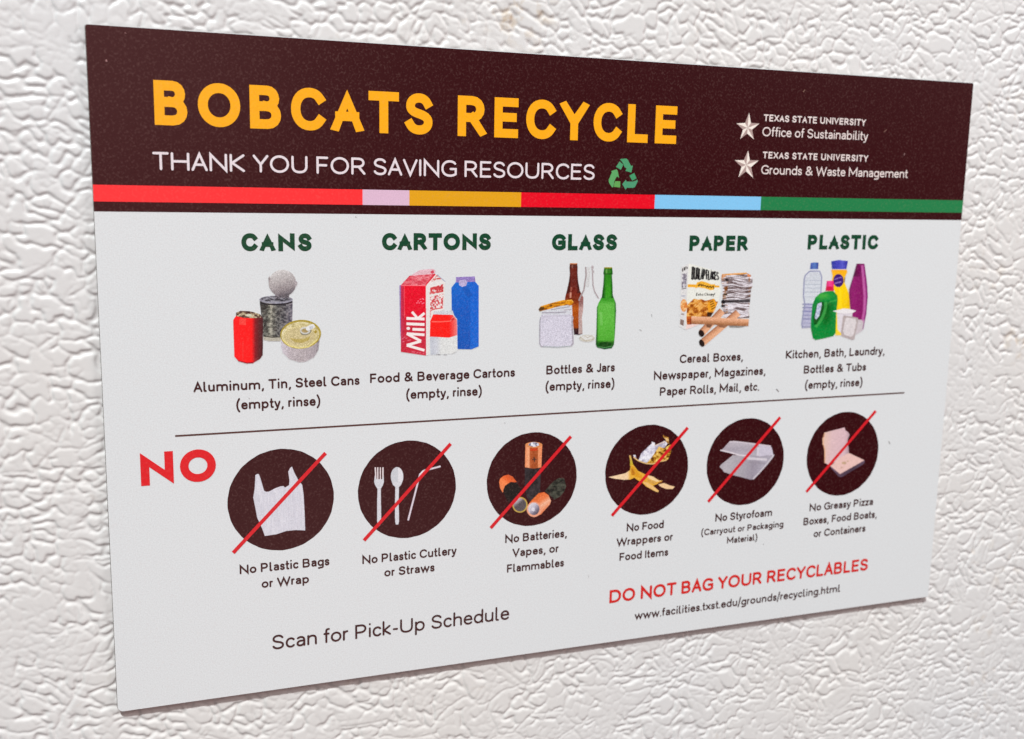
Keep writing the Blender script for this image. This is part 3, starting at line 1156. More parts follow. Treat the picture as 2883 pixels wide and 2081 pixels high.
p.poly([(1330, 1060), (1360, 1030), (1385, 1060), (1350, 1090)], (160, 138, 50), 8)
p.line([(850, 1180), (950, 1275), (1100, 1310), (1250, 1290), (1380, 1180)], 20, (222, 210, 136), 12)
p.oval(1206, 1052, 88, 60, (120, 116, 96), 10, -15)
p.ring(1196, 1040, 66, 44, 28, (206, 206, 200), 8)
p.oval(1192, 1044, 50, 30, (166, 146, 96), 10)
p.line([(1240, 1010), (1310, 975)], 70, (222, 225, 226), 6, cap='round')
p.poly([(1255, 985), (1310, 970), (1320, 1010), (1270, 1030)], (190, 194, 200), 8)
p.build(magnet, PIC)

# ---- cartons
p = Picture(View(1110, 740, .171), (60, 70, 1420, 1560), PAPER)
p.item('blue_carton_picture')
p.poly([(1010, 320), (940, 410), (945, 790), (990, 870), (1035, 930), (1040, 1420), (1270, 1426), (1390, 1376), (1390, 380), (1330, 310)],
       lambda X, Y: np.where((X > 1252)[..., None], ramp_y([(300, (22, 98, 206)), (1420, (22, 100, 204))])(X, Y), ramp_y([(300, (22, 104, 204)), (700, (18, 90, 190)), (1420, (20, 84, 178))])(X, Y)), 9)
p.line([(1150, 400), (1255, 560)], 90, (20, 78, 170), 8, .5)
p.poly([(1015, 235), (1325, 224), (1336, 312), (1015, 325)], (142, 122, 188), 14)
p.poly([(1060, 320), (1075, 285), (1180, 280), (1202, 330), (1180, 380), (1120, 398), (1068, 370)], (178, 168, 208), 14)
p.item('milk_carton_picture')
p.poly([(520, 375), (690, 190), (840, 310), (815, 770), (640, 850), (590, 950), (580, 1505), (520, 1525)], (224, 222, 220), 6)
p.poly([(590, 410), (810, 350), (808, 480), (580, 525)], mottled([(226, 216, 216), (222, 180, 180), (202, 66, 72), (200, 60, 66)], 34, 46, 21, 3.0), 16)
p.poly([(590, 560), (806, 510), (800, 745), (590, 790)], mottled([(226, 218, 218), (226, 196, 196), (206, 90, 94), (200, 70, 78)], 26, 30, 24, 3.2), 16)
p.line([(585, 500), (800, 470)], 16, (206, 84, 86), 12)
p.line([(585, 800), (640, 765), (800, 742)], 16, (208, 92, 92), 12)
p.line([(600, 800), (590, 900)], 20, (222, 170, 170), 16)
p.poly([(600, 290), (690, 195), (780, 270), (690, 280), (620, 310)], mottled([(224, 214, 212), (214, 140, 136), (200, 84, 80)], 30, 24, 27, 3), 14)
p.line([(705, 195), (838, 312)], 16, (166, 172, 190), 8)
p.poly([(85, 372), (112, 366), (112, 1000), (100, 1300), (88, 700)], (122, 84, 160), 12, .8)
p.poly([(110, 370), (520, 375), (522, 1528), (108, 1466)], ramp_y([(370, (226, 6, 38)), (800, (222, 8, 40)), (1000, (196, 34, 58)), (1500, (196, 38, 60))]), 9)
p.poly([(112, 372), (160, 372), (166, 900), (150, 1300), (110, 1400)], (186, 44, 74), 12, .8)
p.line([(165, 372), (170, 900)], 14, (240, 80, 92), 12, .8)
p.poly([(110, 366), (250, 212), (660, 180), (520, 372)], mottled([(196, 54, 72), (214, 78, 94), (228, 130, 140)], 60, 40, 30, 2.0), 12)
p.poly([(288, 196), (420, 118), (640, 98), (682, 130), (660, 184), (300, 214)], (222, 176, 188), 14, .85)
p.poly([(590, 150), (640, 118), (660, 160), (620, 184)], (206, 70, 90), 12)
p.line([(112, 370), (520, 374)], 16, (244, 120, 132), 10)
p.line([(520, 374), (672, 184)], 26, (214, 44, 62), 8)
p.line([(532, 376), (688, 196)], 14, (236, 226, 224), 6)
for a, b in (((498, 1442), (205, 1358)), ((205, 1358), (440, 1290)), ((440, 1290), (205, 1166)), ((205, 1166), (498, 1186))):
    p.line([a, b], 44, (238, 230, 230))
p.line([(298, 1094), (498, 1102)], 46, (238, 230, 230))
p.oval(230, 1080, 30, 26, (238, 230, 230))
p.line([(200, 1004), (498, 1016)], 46, (238, 230, 230))
p.line([(200, 915), (498, 926)], 46, (238, 230, 230))
p.line([(390, 922), (290, 806)], 42, (238, 230, 230))
p.line([(400, 908), (498, 828)], 44, (238, 230, 230))
for x, y in ((372, 660), (392, 630), (410, 660), (430, 600), (440, 640), (466, 590), (480, 600), (484, 660), (462, 672)):
    p.oval(x, y, 14, 10, (242, 140, 160), 10, 0, .8)
for x, y in ((140, 1250), (170, 1225), (200, 1240), (150, 1300), (230, 1280), (260, 1270), (300, 1465), (330, 1470), (380, 1478), (420, 1482), (480, 1490)):
    p.oval(x, y, 20, 9, (226, 120, 140), 10, -20, .7)
p.item('small_carton_picture')
p.poly([(640, 852), (652, 800), (960, 784), (984, 856)], (200, 204, 212), 12)
p.poly([(640, 850), (960, 858), (1030, 940), (1036, 1192), (900, 1232), (585, 1216), (592, 960)],
       ramp_x([(590, (244, 28, 22)), (900, (244, 26, 20)), (940, (236, 60, 56)), (1035, (232, 128, 128))]), 7)
p.line([(612, 968), (760, 972), (925, 960)], 20, (250, 120, 108), 10, .8)
p.line([(925, 960), (975, 890)], 16, (236, 150, 146), 8, .8)
p.poly([(925, 945), (970, 900), (990, 930), (960, 950)], (180, 20, 24), 8, .7)
p.poly([(585, 1216), (900, 1234), (1036, 1194), (1040, 1440), (960, 1492), (600, 1516)],
       ramp_x([(585, (186, 192, 204)), (700, (198, 203, 212)), (770, (214, 218, 218)), (1040, (216, 220, 220))]), 9)
p.line([(690, 1510), (760, 1512)], 14, (150, 152, 156), 12)
p.line([(810, 1514), (868, 1512)], 12, (160, 162, 166), 12)
p.line([(950, 1500), (1020, 1460)], 8, (176, 180, 180), 12)
p.build(magnet, PIC)

# ---- glass
p = Picture(View(1500, 720, .17105), (70, 110, 1400, 1560), PAPER)
p.item('brown_bottle_picture')
p.poly([(612, 130), (730, 130), (738, 200), (735, 290), (745, 420), (775, 580), (830, 690), (825, 900), (806, 1000), (816, 1285), (760, 1302), (680, 1300), (640, 900), (530, 725), (530, 690), (560, 580), (595, 420), (610, 290), (602, 200)],
       lambda X, Y: ramp_y([(120, (110, 40, 26)), (420, (96, 32, 24)), (600, (112, 34, 20)), (740, (120, 46, 18)), (860, (176, 84, 16)), (1180, (150, 66, 12)), (1215, (52, 22, 22)), (1300, (36, 14, 26))])(X, Y)
       * (1 - 0.35 * sstep(40, 75, np.abs(X - 672)) * (Y < 620))[..., None], 11)
p.poly([(755, 730), (790, 650), (832, 680), (828, 900), (806, 1000), (818, 1280), (752, 1296)], ramp_y([(650, (150, 92, 88)), (780, (140, 100, 98)), (860, (184, 152, 148)), (1290, (176, 156, 152))]), 14)
p.poly([(610, 128), (732, 128), (736, 200), (604, 205)], (82, 34, 26), 10)
p.line([(612, 132), (730, 132)], 16, (206, 124, 66), 8)
p.line([(650, 150), (650, 205)], 22, (150, 110, 100), 8, .7)
p.line([(636, 520), (626, 590)], 30, (162, 92, 76), 10, .8)
p.line([(622, 605), (618, 695)], 30, (214, 158, 138), 10, .85)
p.item('clear_bottle_picture')
p.line([(870, 185), (876, 330), (855, 450), (842, 560), (795, 650), (757, 740)], 24, (160, 148, 150), 12)
p.line([(978, 180), (984, 330), (990, 480), (1012, 580), (1080, 700)], 20, (164, 152, 156), 12)
p.oval(980, 190, 22, 30, (176, 168, 172), 12)
p.oval(990, 262, 20, 22, (176, 168, 172), 12)
p.line([(915, 190), (915, 340), (900, 500)], 50, (198, 199, 200), 16, .7)
p.item('loose_cap_picture')
p.oval(890, 1360, 128, 58, (196, 194, 184), 12)
p.oval(884, 1352, 100, 36, (214, 216, 214), 8)
p.line([(780, 1340), (860, 1400), (1000, 1380)], 16, (184, 178, 164), 12)
p.line([(850, 1320), (900, 1350), (980, 1310)], 14, (190, 186, 176), 12)
p.item('green_bottle_picture')
p.poly([(1175, 195), (1305, 195), (1316, 290), (1302, 320), (1311, 480), (1316, 650), (1365, 780), (1371, 900), (1350, 1300), (1336, 1460), (1300, 1522), (1180, 1542), (1060, 1512), (1035, 1460), (1045, 1250), (1055, 850), (1080, 780), (1135, 680), (1160, 480), (1170, 320), (1160, 290)],
       lambda X, Y: mixc(ramp_y([(190, (40, 104, 24)), (330, (44, 132, 26)), (600, (50, 150, 24)), (720, (56, 152, 36)), (800, (92, 178, 66)), (1100, (90, 180, 62)), (1390, (78, 168, 50)), (1430, (34, 96, 20)), (1540, (24, 84, 50))])(X, Y),
                         (14, 76, 16), np.clip(np.where(Y < 700, (np.abs(X - 1238) - 34) / 38, (np.abs(X - 1208) - 126) / 34), 0, 1) * 0.85), 9)
p.oval(1188, 1462, 112, 42, (18, 66, 16), 9, 0, .9)
p.line([(1080, 1500), (1190, 1512), (1300, 1488)], 10, (120, 180, 110), 8, .7)
p.line([(1178, 200), (1304, 200)], 18, (158, 146, 40), 8)
p.line([(1212, 225), (1212, 300)], 26, (120, 170, 90), 8, .7)
p.line([(1165, 300), (1312, 300)], 14, (20, 70, 20), 8)
p.line([(1120, 930), (1130, 1150)], 40, (128, 198, 108), 8, .5)
p.item('jar_picture')
p.poly([(145, 930), (200, 890), (645, 815), (652, 960), (640, 1010), (150, 1010)], (204, 208, 216), 10)
p.poly([(140, 975), (640, 965), (668, 1020), (656, 1100), (676, 1450), (640, 1490), (400, 1508), (130, 1492), (105, 1450), (112, 1060)], (204, 203, 218), 13)
p.line([(300, 890), (450, 862), (610, 838)], 14, (154, 152, 164), 10)
p.line([(150, 940), (400, 938), (550, 925)], 18, (158, 154, 168), 12)
p.line([(510, 895), (640, 885)], 12, (166, 150, 158), 10)
p.line([(140, 1000), (400, 992), (640, 985)], 10, (178, 176, 190), 10)
p.line([(132, 1010), (116, 1080), (112, 1440), (135, 1490), (200, 1500)], 18, (160, 158, 170), 10)
p.line([(650, 1000), (645, 1100), (662, 1440), (630, 1486)], 26, (164, 160, 172), 12)
p.line([(170, 1494), (400, 1506), (620, 1488)], 18, (168, 176, 182), 10)
p.poly([(95, 880), (130, 832), (300, 780), (500, 730), (640, 724), (672, 765), (640, 802), (450, 828), (250, 884), (112, 916)],
       mottled([(150, 86, 10), (214, 140, 16), (230, 160, 30)], 70, 30, 37, 2.2), 12)
p.poly([(95, 882), (120, 846), (180, 836), (190, 880), (112, 916)], (92, 58, 18), 12)
p.oval(295, 818, 26, 18, (120, 72, 14), 10)
p.oval(490, 778, 34, 18, (176, 108, 14), 10)
p.line([(560, 738), (640, 732), (664, 764)], 12, (240, 186, 80), 8)
p.build(magnet, PIC)

# ---- paper
p = Picture(View(1890, 720, .17105), (110, 90, 1370, 1520), PAPER)
p.item('paper_stack_picture')


def stack_col(X, Y):
    n = fbm(X / 160.0, (Y + 14 * np.sin(X / 70)) / 15.0, 77, 2)
    n2 = fbm(X / 60.0, Y / 26.0, 79, 2)
    t = np.clip((n - 0.5) * 3.4 + 0.68 + (n2 - .5) * 0.6, 0, 1)
    c = mixc((98, 82, 82), (222, 219, 228), t)
    warm = sstep(0.55, 0.75, fbm(X / 40, Y / 20, 83, 2)) * ((X < 930) | (X > 1270))
    c = mixc(c, (150, 100, 60), 0.7 * warm)
    dark = np.clip(1 - np.abs(Y - 752 + 0.03 * (X - 1000)) / 34, 0, 1) * 0.85
    return mixc(c, (34, 30, 32), np.clip(dark * 1.4, 0, .9))


p.poly([(830, 310), (1000, 300), (1240, 285), (1300, 310), (1338, 380), (1332, 500), (1312, 560), (1295, 750), (1270, 920), (1285, 1020), (1120, 1034), (860, 1014), (850, 880), (825, 820), (842, 700), (850, 520), (820, 440), (815, 380)], stack_col, 14)
p.line([(830, 316), (1000, 304), (1240, 290)], 24, (226, 158, 78), 12)
p.poly([(830, 310), (900, 310), (890, 350), (820, 380)], (206, 150, 110), 16)
p.poly([(1250, 290), (1310, 320), (1290, 352), (1250, 340)], (222, 140, 90), 12)
p.oval(915, 400, 34, 18, (30, 26, 30), 10)
p.oval(900, 545, 30, 32, (120, 70, 30), 14)
p.oval(890, 640, 34, 16, (70, 56, 40), 14)
p.oval(855, 760, 36, 34, (26, 24, 26), 8)
p.oval(850, 828, 34, 20, (36, 32, 34), 8)
p.poly([(930, 1140), (1250, 1150), (1180, 1176), (1090, 1186), (960, 1180)], (128, 128, 126), 16)
p.item('cereal_box_picture')
p.poly([(165, 182), (288, 128), (268, 500), (236, 1218), (130, 1162), (152, 700)], (214, 215, 216), 7)
p.poly([(286, 128), (340, 140), (800, 268), (810, 600), (770, 800), (640, 1015), (330, 1000), (330, 1135), (480, 1125), (236, 1216), (246, 900), (266, 500)], (226, 229, 222), 6)
p.poly([(250, 1130), (480, 1124), (236, 1216)], (230, 206, 202), 6)
p.poly([(176, 205), (270, 168), (270, 212), (176, 268)], mottled([(40, 38, 40), (90, 86, 86), (190, 190, 190)], 22, 26, 46, 3), 12)
p.poly([(172, 300), (256, 290), (248, 520), (168, 530)], mottled([(212, 212, 216), (150, 146, 160), (120, 116, 128)], 26, 22, 44, 3), 14)
p.line([(168, 548), (244, 536)], 16, (120, 116, 122), 10)
p.line([(164, 664), (232, 662)], 14, (150, 158, 180), 10)
p.oval(206, 820, 56, 104, mottled([(200, 110, 44), (224, 154, 84), (232, 190, 140)], 40, 40, 47, 2.4), 12)
p.line([(160, 960), (210, 965)], 22, (150, 132, 132), 14)
p.poly([(148, 1040), (208, 1066), (198, 1156), (142, 1128)], (132, 112, 106), 14)
p.word('BURLAP FLAKES', ((332, 402), (778, 402), (774, 272), (344, 172)), .12, (18, 18, 20))
p.poly([(270, 470), (790, 492), (790, 524), (270, 518)], (232, 166, 40), 10)
p.poly([(390, 540), (420, 440), (500, 418), (580, 440), (650, 472), (720, 470), (700, 560), (640, 568), (560, 540), (440, 520)], (236, 176, 52), 10)
p.line([(440, 500), (460, 460), (455, 495), (490, 470), (495, 500), (520, 475), (530, 500), (560, 490), (580, 520), (600, 495), (615, 525), (640, 500), (655, 530), (690, 500), (700, 545)], 13, (56, 36, 16), 8)
p.word('Extra Chewy!', ((402, 662), (716, 662), (720, 606), (412, 612)), .26, (52, 50, 46), 1, False)
p.poly([(264, 806), (370, 708), (440, 722), (500, 716), (560, 742), (640, 724), (700, 706), (740, 760), (768, 750), (730, 860), (690, 940), (640, 1010), (330, 1000), (332, 1130), (256, 1130), (246, 1060), (254, 900)],
       mottled([(150, 76, 14), (198, 122, 34), (220, 152, 66), (232, 176, 98)], 66, 46, 50, 2.8), 14)
p.poly([(250, 1000), (330, 1000), (330, 1132), (256, 1132)], mottled([(120, 36, 12), (190, 92, 26)], 40, 30, 52), 12)
p.poly([(604, 770), (700, 706), (744, 790), (700, 900), (620, 926), (596, 850)], (234, 160, 38), 10)
for k in range(4):
    p.line([(632 + 8 * k, 772 + 38 * k), (692 + 12 * k, 742 + 34 * k)], 13, (70, 44, 14), 8)
p.poly([(590, 930), (690, 936), (646, 1006), (590, 1000)], (52, 26, 10), 10)
p.line([(330, 900), (470, 760)], 12, (170, 92, 24), 10, .7)
p.line([(420, 980), (540, 840), (600, 900)], 12, (160, 84, 18), 10, .7)
p.item('cardboard_tube_picture')
for a, b in (((492, 1278), (838, 905)), ((500, 1440), (1100, 935))):
    d = np.array(b, float) - np.array(a, float)
    n = np.array([d[1], -d[0]]) / np.hypot(*d)
    p.line([a, b], 118, ramp_axis(np.array(a) - n * 59, np.array(a) + n * 59, [(0, (226, 172, 136)), (.4, (220, 166, 130)), (.8, (190, 132, 98)), (1, (150, 98, 66))]), 10)
p.poly([(570, 1130), (680, 1130), (640, 1190), (580, 1180)], (80, 50, 34), 10, .7)
p.poly([(760, 1140), (930, 1150), (880, 1190), (800, 1180)], (96, 60, 40), 10, .6)
p.oval(494, 1280, 46, 58, (34, 22, 18), 6, -24)
p.oval(500, 1440, 42, 62, (34, 22, 18), 6, -24)
p.poly([(330, 1004), (600, 1010), (900, 1030), (1278, 1042), (1266, 1160), (900, 1150), (600, 1130), (326, 1126)],
       ramp_axis((700, 1012), (694, 1145), [(0, (232, 180, 146)), (.35, (216, 160, 124)), (.7, (176, 122, 84)), (1, (142, 92, 58))]), 12)
p.build(magnet, PIC)

# ---- plastic
p = Picture(View(2230, 710, .16491), (140, 110, 1330, 1530), PAPER)
p.item('water_bottle_picture')
p.poly([(310, 330), (470, 325), (505, 420), (500, 480), (492, 620), (490, 700), (440, 900), (330, 1290), (170, 1302), (158, 1230), (185, 1050), (215, 890), (190, 750), (200, 560), (205, 430), (225, 390), (280, 330)],
       ramp_y([(320, (200, 206, 216)), (860, (204, 212, 220)), (900, (176, 178, 206)), (1300, (178, 180, 204))]), 9)
for y, w, c in ((480, 10, (166, 174, 190)), (550, 10, (160, 170, 186)), (612, 10, (166, 174, 190)), (680, 12, (164, 172, 188)), (760, 10, (176, 184, 196)), (888, 22, (126, 128, 168)), (945, 20, (120, 122, 166)), (1010, 26, (124, 126, 170)), (1075, 20, (134, 136, 176)), (1140, 20, (118, 120, 162)), (1210, 18, (150, 152, 184)), (1275, 16, (128, 130, 160))):
    p.line([(196 if y < 860 else 176, y), (490 if y < 700 else 400, y + 4)], w, c, 10, .85)
p.line([(300, 325), (225, 395), (206, 470), (198, 620), (194, 750), (216, 890), (190, 1040), (164, 1220), (175, 1298)], 20, (142, 146, 178), 10)
p.line([(300, 325), (470, 325), (505, 420), (494, 620), (490, 700)], 18, (138, 142, 176), 10)
p.poly([(318, 182), (400, 174), (450, 180), (444, 290), (304, 290)], ramp_x([(304, (56, 78, 160)), (390, (84, 120, 186)), (450, (40, 56, 140))]), 9)
p.line([(306, 300), (444, 300)], 12, (200, 206, 226))
p.item('yellow_bottle_picture')
p.poly([(668, 300), (932, 300), (940, 345), (900, 430), (890, 510), (960, 680), (986, 800), (985, 1000), (960, 1420), (735, 1420), (770, 800), (700, 600), (680, 480), (690, 400)],
       lambda X, Y: mixc(ramp_y([(300, (244, 170, 24)), (420, (246, 186, 22)), (600, (248, 208, 6)), (1000, (240, 200, 8)), (1300, (248, 214, 30)), (1420, (240, 206, 80))])(X, Y), (210, 160, 20), np.clip((X - 920) / 70, 0, 1) * .6), 7)
p.poly([(800, 600), (840, 640), (850, 960), (790, 960)], (250, 222, 30), 6, .6)
p.oval(790, 486, 88, 112, (58, 22, 112), 8)
p.line([(720, 470), (790, 440), (850, 430)], 20, (150, 120, 190), 16, .8)
p.line([(725, 535), (840, 505)], 22, (164, 136, 200), 16, .8)
p.line([(900, 430), (892, 520)], 16, (90, 70, 40), 8, .7)
p.poly([(668, 156), (800, 134), (952, 152), (926, 290), (680, 292)], ramp_x([(668, (44, 56, 150)), (760, (64, 64, 178)), (860, (84, 88, 196)), (950, (50, 48, 160))]), 9)
p.item('purple_bottle_picture')
p.poly([(1105, 195), (1235, 198), (1262, 400), (1285, 600), (1290, 760), (1266, 1060), (1200, 1340), (1100, 1404), (1040, 1200), (990, 950), (968, 690), (975, 640), (1040, 430)],
       lambda X, Y: np.where((Y < 415)[..., None], ramp_x([(1060, (80, 20, 62)), (1120, (106, 8, 76)), (1240, (134, 30, 110))])(X, Y),
                             np.where((Y > 1152)[..., None], np.array((192, 182, 190.)), ramp_x([(970, (120, 30, 90)), (1040, (142, 28, 108)), (1180, (130, 20, 96)), (1290, (150, 50, 126))])(X, Y))), 8)
p.line([(1195, 225), (1215, 440), (1240, 760), (1230, 1000), (1196, 1200)], 42, (196, 106, 172), 8, .8)
p.line([(1262, 430), (1284, 760), (1258, 1060), (1206, 1320)], 14, (120, 40, 110), 8, .9)
p.line([(1105, 200), (1040, 430), (975, 650)], 16, (110, 70, 100), 10, .7)
p.item('green_jug_picture')
jug = [(570, 672), (700, 660), (770, 740), (776, 830), (752, 1050), (742, 1380), (700, 1434), (560, 1470), (400, 1502), (352, 1470), (318, 1300), (322, 1150), (345, 900), (400, 770), (480, 700)]
p.poly(jug, lambda X, Y: mixc(mixc((4, 134, 54), (72, 172, 62), np.clip(1 - np.hypot((X - 520) / 230, (Y - 745) / 90), 0, 1)), (2, 92, 24),
                              np.clip(1 - np.abs(X - 600 + 0.12 * (Y - 1000)) / 130, 0, 1) * np.clip((Y - 820) / 100, 0, 1) * np.clip((1330 - Y) / 200, 0, 1) * .9), 7)
p.line([(400, 1280), (480, 1180), (540, 1060), (575, 930), (570, 850)], 50, (84, 176, 84), 6, .6)
p.poly([(420, 890), (480, 850), (540, 850), (545, 960), (500, 1090), (420, 1230), (370, 1240), (360, 1120)], (8, 84, 26), 6)
p.poly([(432, 882), (500, 854), (506, 900), (466, 1080), (412, 1156), (384, 1118)], mottled([(160, 172, 200), (206, 214, 232)], 24, 24, 61), 10)
p.line([(640, 846), (700, 836), (765, 815)], 22, (80, 178, 84), 6, .7)
p.line([(350, 1400), (345, 1000), (400, 820)], 14, (10, 104, 56), 6, .6)
p.poly([(592, 488), (710, 490), (712, 662), (568, 664)], lambda X, Y: np.where((Y < 585)[..., None], ramp_x([(580, (206, 50, 112)), (640, (240, 70, 146)), (710, (222, 40, 116))])(X, Y), ramp_x([(570, (200, 40, 84)), (640, (204, 12, 60)), (710, (214, 40, 90))])(X, Y)), 8)
p.item('white_tub_picture')
p.poly([(765, 1035), (1030, 1030), (1012, 1300), (830, 1380), (775, 1320)], (216, 212, 220), 6)
p.poly([(690, 1006), (830, 975), (870, 962), (960, 966), (1096, 1000), (1030, 1040), (870, 1052), (780, 1036)], (228, 226, 230), 5)
p.line([(770, 1044), (900, 1062), (1030, 1044)], 12, (196, 190, 200), 6, .8)
p.poly([(1118, 1148), (1206, 1170), (1200, 1330), (1085, 1412)], (196, 188, 194), 7)
p.poly([(884, 1080), (1060, 1108), (1124, 1124), (1126, 1180), (1062, 1488), (1024, 1502), (842, 1434), (832, 1374), (866, 1110)], (176, 165, 166), 8)
p.poly([(934, 1116), (1080, 1138), (1096, 1200), (1046, 1424), (1000, 1446), (890, 1412), (868, 1350), (908, 1140)], (212, 207, 210), 8)
p.build(magnet, PIC)

# =====================================================================
#  PROHIBITION BADGES
# =====================================================================
BADGE_Z = TOP - 0.6893 * SHEET_H
BADGE_R = 0.1062 * SHEET_W / 2
badges = []


def badge(u, view, a, b, label):
    cx = (u - 0.5) * SHEET_W
    t = np.linspace(0, 2 * np.pi, 97)[:-1]
    wob = 1 + 0.004 * np.sin(t * 23) * np.sin(t * 7 + u * 40)
    fl = Flat(0.010)
    fl.poly(np.c_[cx + BADGE_R * wob * np.cos(t), BADGE_Z + BADGE_R * wob * np.sin(t)], MAROON)
    disc = fl.build('prohibition_badge', magnet, label)
    p0, p1 = view.mm([a])[0], view.mm([b])[0]
    fl = Flat(0.045)
    for q in outline([p0, p1], 0.29, 'butt'):
        fl.poly(q, (208, 28, 38))
    fl.build('slash', disc)
    return disc


DARK = MAROON
# ---- plastic bag
V1 = View(630, 1250, 320 / 1637)
d = badge(.1638, V1, (135, 1567), (1466, 130), 'maroon disc with a white plastic bag struck through in red')
p = Picture(V1, (400, 300, 1200, 1350), DARK)
p.item('plastic_bag_picture')
p.poly([(455, 448), (480, 432), (505, 434), (530, 500), (580, 672), (610, 688), (650, 685), (740, 638), (810, 612), (860, 605), (882, 628), (940, 592), (945, 520), (928, 400), (955, 345), (982, 325), (1020, 420), (1070, 515), (1130, 590), (1150, 730), (1165, 1000), (1173, 1246), (1040, 1240), (900, 1254), (760, 1300), (592, 1326), (545, 1200), (480, 1060), (450, 900), (424, 770), (445, 640)],
       lambda X, Y: mixc((198, 199, 211), (216, 217, 226), fbm(X / 18, Y / 160, 90, 2)), 5)
p.line([(640, 760), (640, 850)], 12, (226, 226, 234), 4, .7)
p.line([(540, 740), (530, 850)], 10, (226, 226, 234), 4, .7)
p.build(d, 0.030)

# ---- cutlery and straw
V2 = View(1000, 1230, 300 / 1637)
d = badge(.2951, V2, (135, 1590), (1466, 105), 'maroon disc with a white fork, spoon and straw struck through in red')
p = Picture(V2, (270, 430, 1340, 1400), DARK)
WHT = (206, 208, 216)
p.item('fork_picture')
for x0, x1 in ((318, 308), (348, 345), (386, 386), (424, 426)):
    p.line([(x0, 660), (x1, 466)], 21, (222, 212, 216), 6)
p.poly([(300, 590), (326, 650), (412, 650), (437, 590), (441, 690), (426, 742), (394, 796), (396, 1000), (400, 1290), (392, 1340), (372, 1372), (344, 1350), (336, 1290), (336, 1000), (342, 800), (302, 735), (290, 690)], WHT, 6)
p.item('spoon_picture')
p.oval(643, 610, 97, 146, lambda X, Y: np.where((X < 655)[..., None], np.array((196, 200, 208.)), np.array((216, 217, 224.))), 5)
p.poly([(560, 690), (726, 690), (700, 745), (672, 770), (668, 1000), (674, 1300), (662, 1346), (624, 1346), (612, 1300), (610, 1000), (616, 770), (580, 740)], WHT, 6)
p.item('straw_picture')
p.line([(812, 1284), (960, 710), (992, 580), (1048, 520)], 27, (216, 206, 218), 6)
p.line([(992, 580), (1048, 520), (1110, 498)], 24, (222, 220, 226), 8)
p.line([(1110, 505), (1170, 490), (1312, 452)], 27, (216, 208, 218), 6)
p.build(d, 0.030)

# ---- batteries
V3 = View(1360, 1210, .1771)
d = badge(.4363, V3, (120, 1562), (1396, 105), 'maroon disc with four copper top batteries struck through in red')
p = Picture(V3, (230, 170, 1350, 1420), DARK)
BLK = (40, 37, 37)
p.item(('battery_picture', 'upright battery with a plus sign'))
p.poly([(662, 612), (922, 612), (905, 1010), (740, 1145), (690, 1060), (660, 900)], mottled([(30, 28, 30), (52, 48, 52)], 70, 120, 95, 2), 5)
p.poly([(672, 240), (940, 240), (926, 600), (800, 618), (664, 596)], ramp_x([(664, (226, 138, 92)), (730, (236, 168, 128)), (748, (176, 88, 44)), (800, (160, 76, 34)), (866, (166, 84, 40)), (880, (230, 150, 104)), (940, (228, 136, 92))]), 10)
p.oval(806, 240, 135, 46, (214, 138, 84), 8)
p.poly([(750, 300), (862, 292), (862, 330), (750, 336)], (196, 62, 24), 10)
p.oval(806, 234, 84, 36, mottled([(110, 106, 124), (200, 206, 228), (236, 240, 250)], 30, 24, 99, 3), 10)
p.line([(812, 430), (816, 510)], 14, (52, 42, 40), 8)
p.line([(778, 470), (852, 470)], 14, (52, 42, 40), 8)
p.item(('battery_picture', 'battery leaning to the left'))
p.poly([(255, 830), (270, 780), (320, 735), (400, 712), (470, 745), (536, 830), (440, 845), (352, 905), (312, 1000), (268, 925)], ramp_axis((300, 900), (430, 740), [(0, (232, 130, 78)), (.4, (240, 130, 74)), (.7, (226, 98, 46)), (1, (206, 90, 44))]), 8)
p.poly([(318, 965), (348, 890), (440, 828), (532, 840), (610, 950), (480, 1115), (402, 1152), (350, 1060)], (24, 22, 21), 4)
p.item(('battery_picture', 'battery lying at the right'))
p.poly([(980, 975), (1060, 880), (1130, 810), (1205, 765), (1290, 772), (1322, 900), (1290, 980), (1220, 1065), (1130, 1112), (1060, 1040)], mottled([(26, 30, 26), (52, 56, 48), (74, 76, 66)], 60, 40, 101, 2.4), 7)
p.poly([(762, 1130), (880, 1010), (970, 990), (1040, 1040), (1080, 1130), (1060, 1190), (920, 1345), (820, 1387), (722, 1332), (690, 1230)], ramp_axis((840, 1060), (1000, 1290), [(0, (220, 104, 46)), (.35, (226, 122, 72)), (.6, (236, 178, 148)), (1, (220, 118, 74))]), 10)
p.oval(808, 1266, 116, 121, (230, 160, 130), 8)
p.oval(806, 1258, 90, 98, ramp_axis((730, 1180), (890, 1330), [(0, (220, 218, 226)), (.4, (186, 182, 198)), (.75, (112, 106, 124)), (1, (80, 74, 86))]), 12)
p.oval(796, 1264, 30, 34, (212, 210, 222), 10)
p.item(('battery_picture', 'gold rimmed battery end'))
p.oval(585, 1192, 122, 126, (190, 160, 74), 8)
p.oval(584, 1192, 102, 106, ramp_axis((500, 1090), (640, 1280), [(0, (222, 214, 222)), (.3, (160, 154, 162)), (.5, (84, 78, 82)), (1, (90, 84, 86))]), 10)
p.build(d, 0.030)

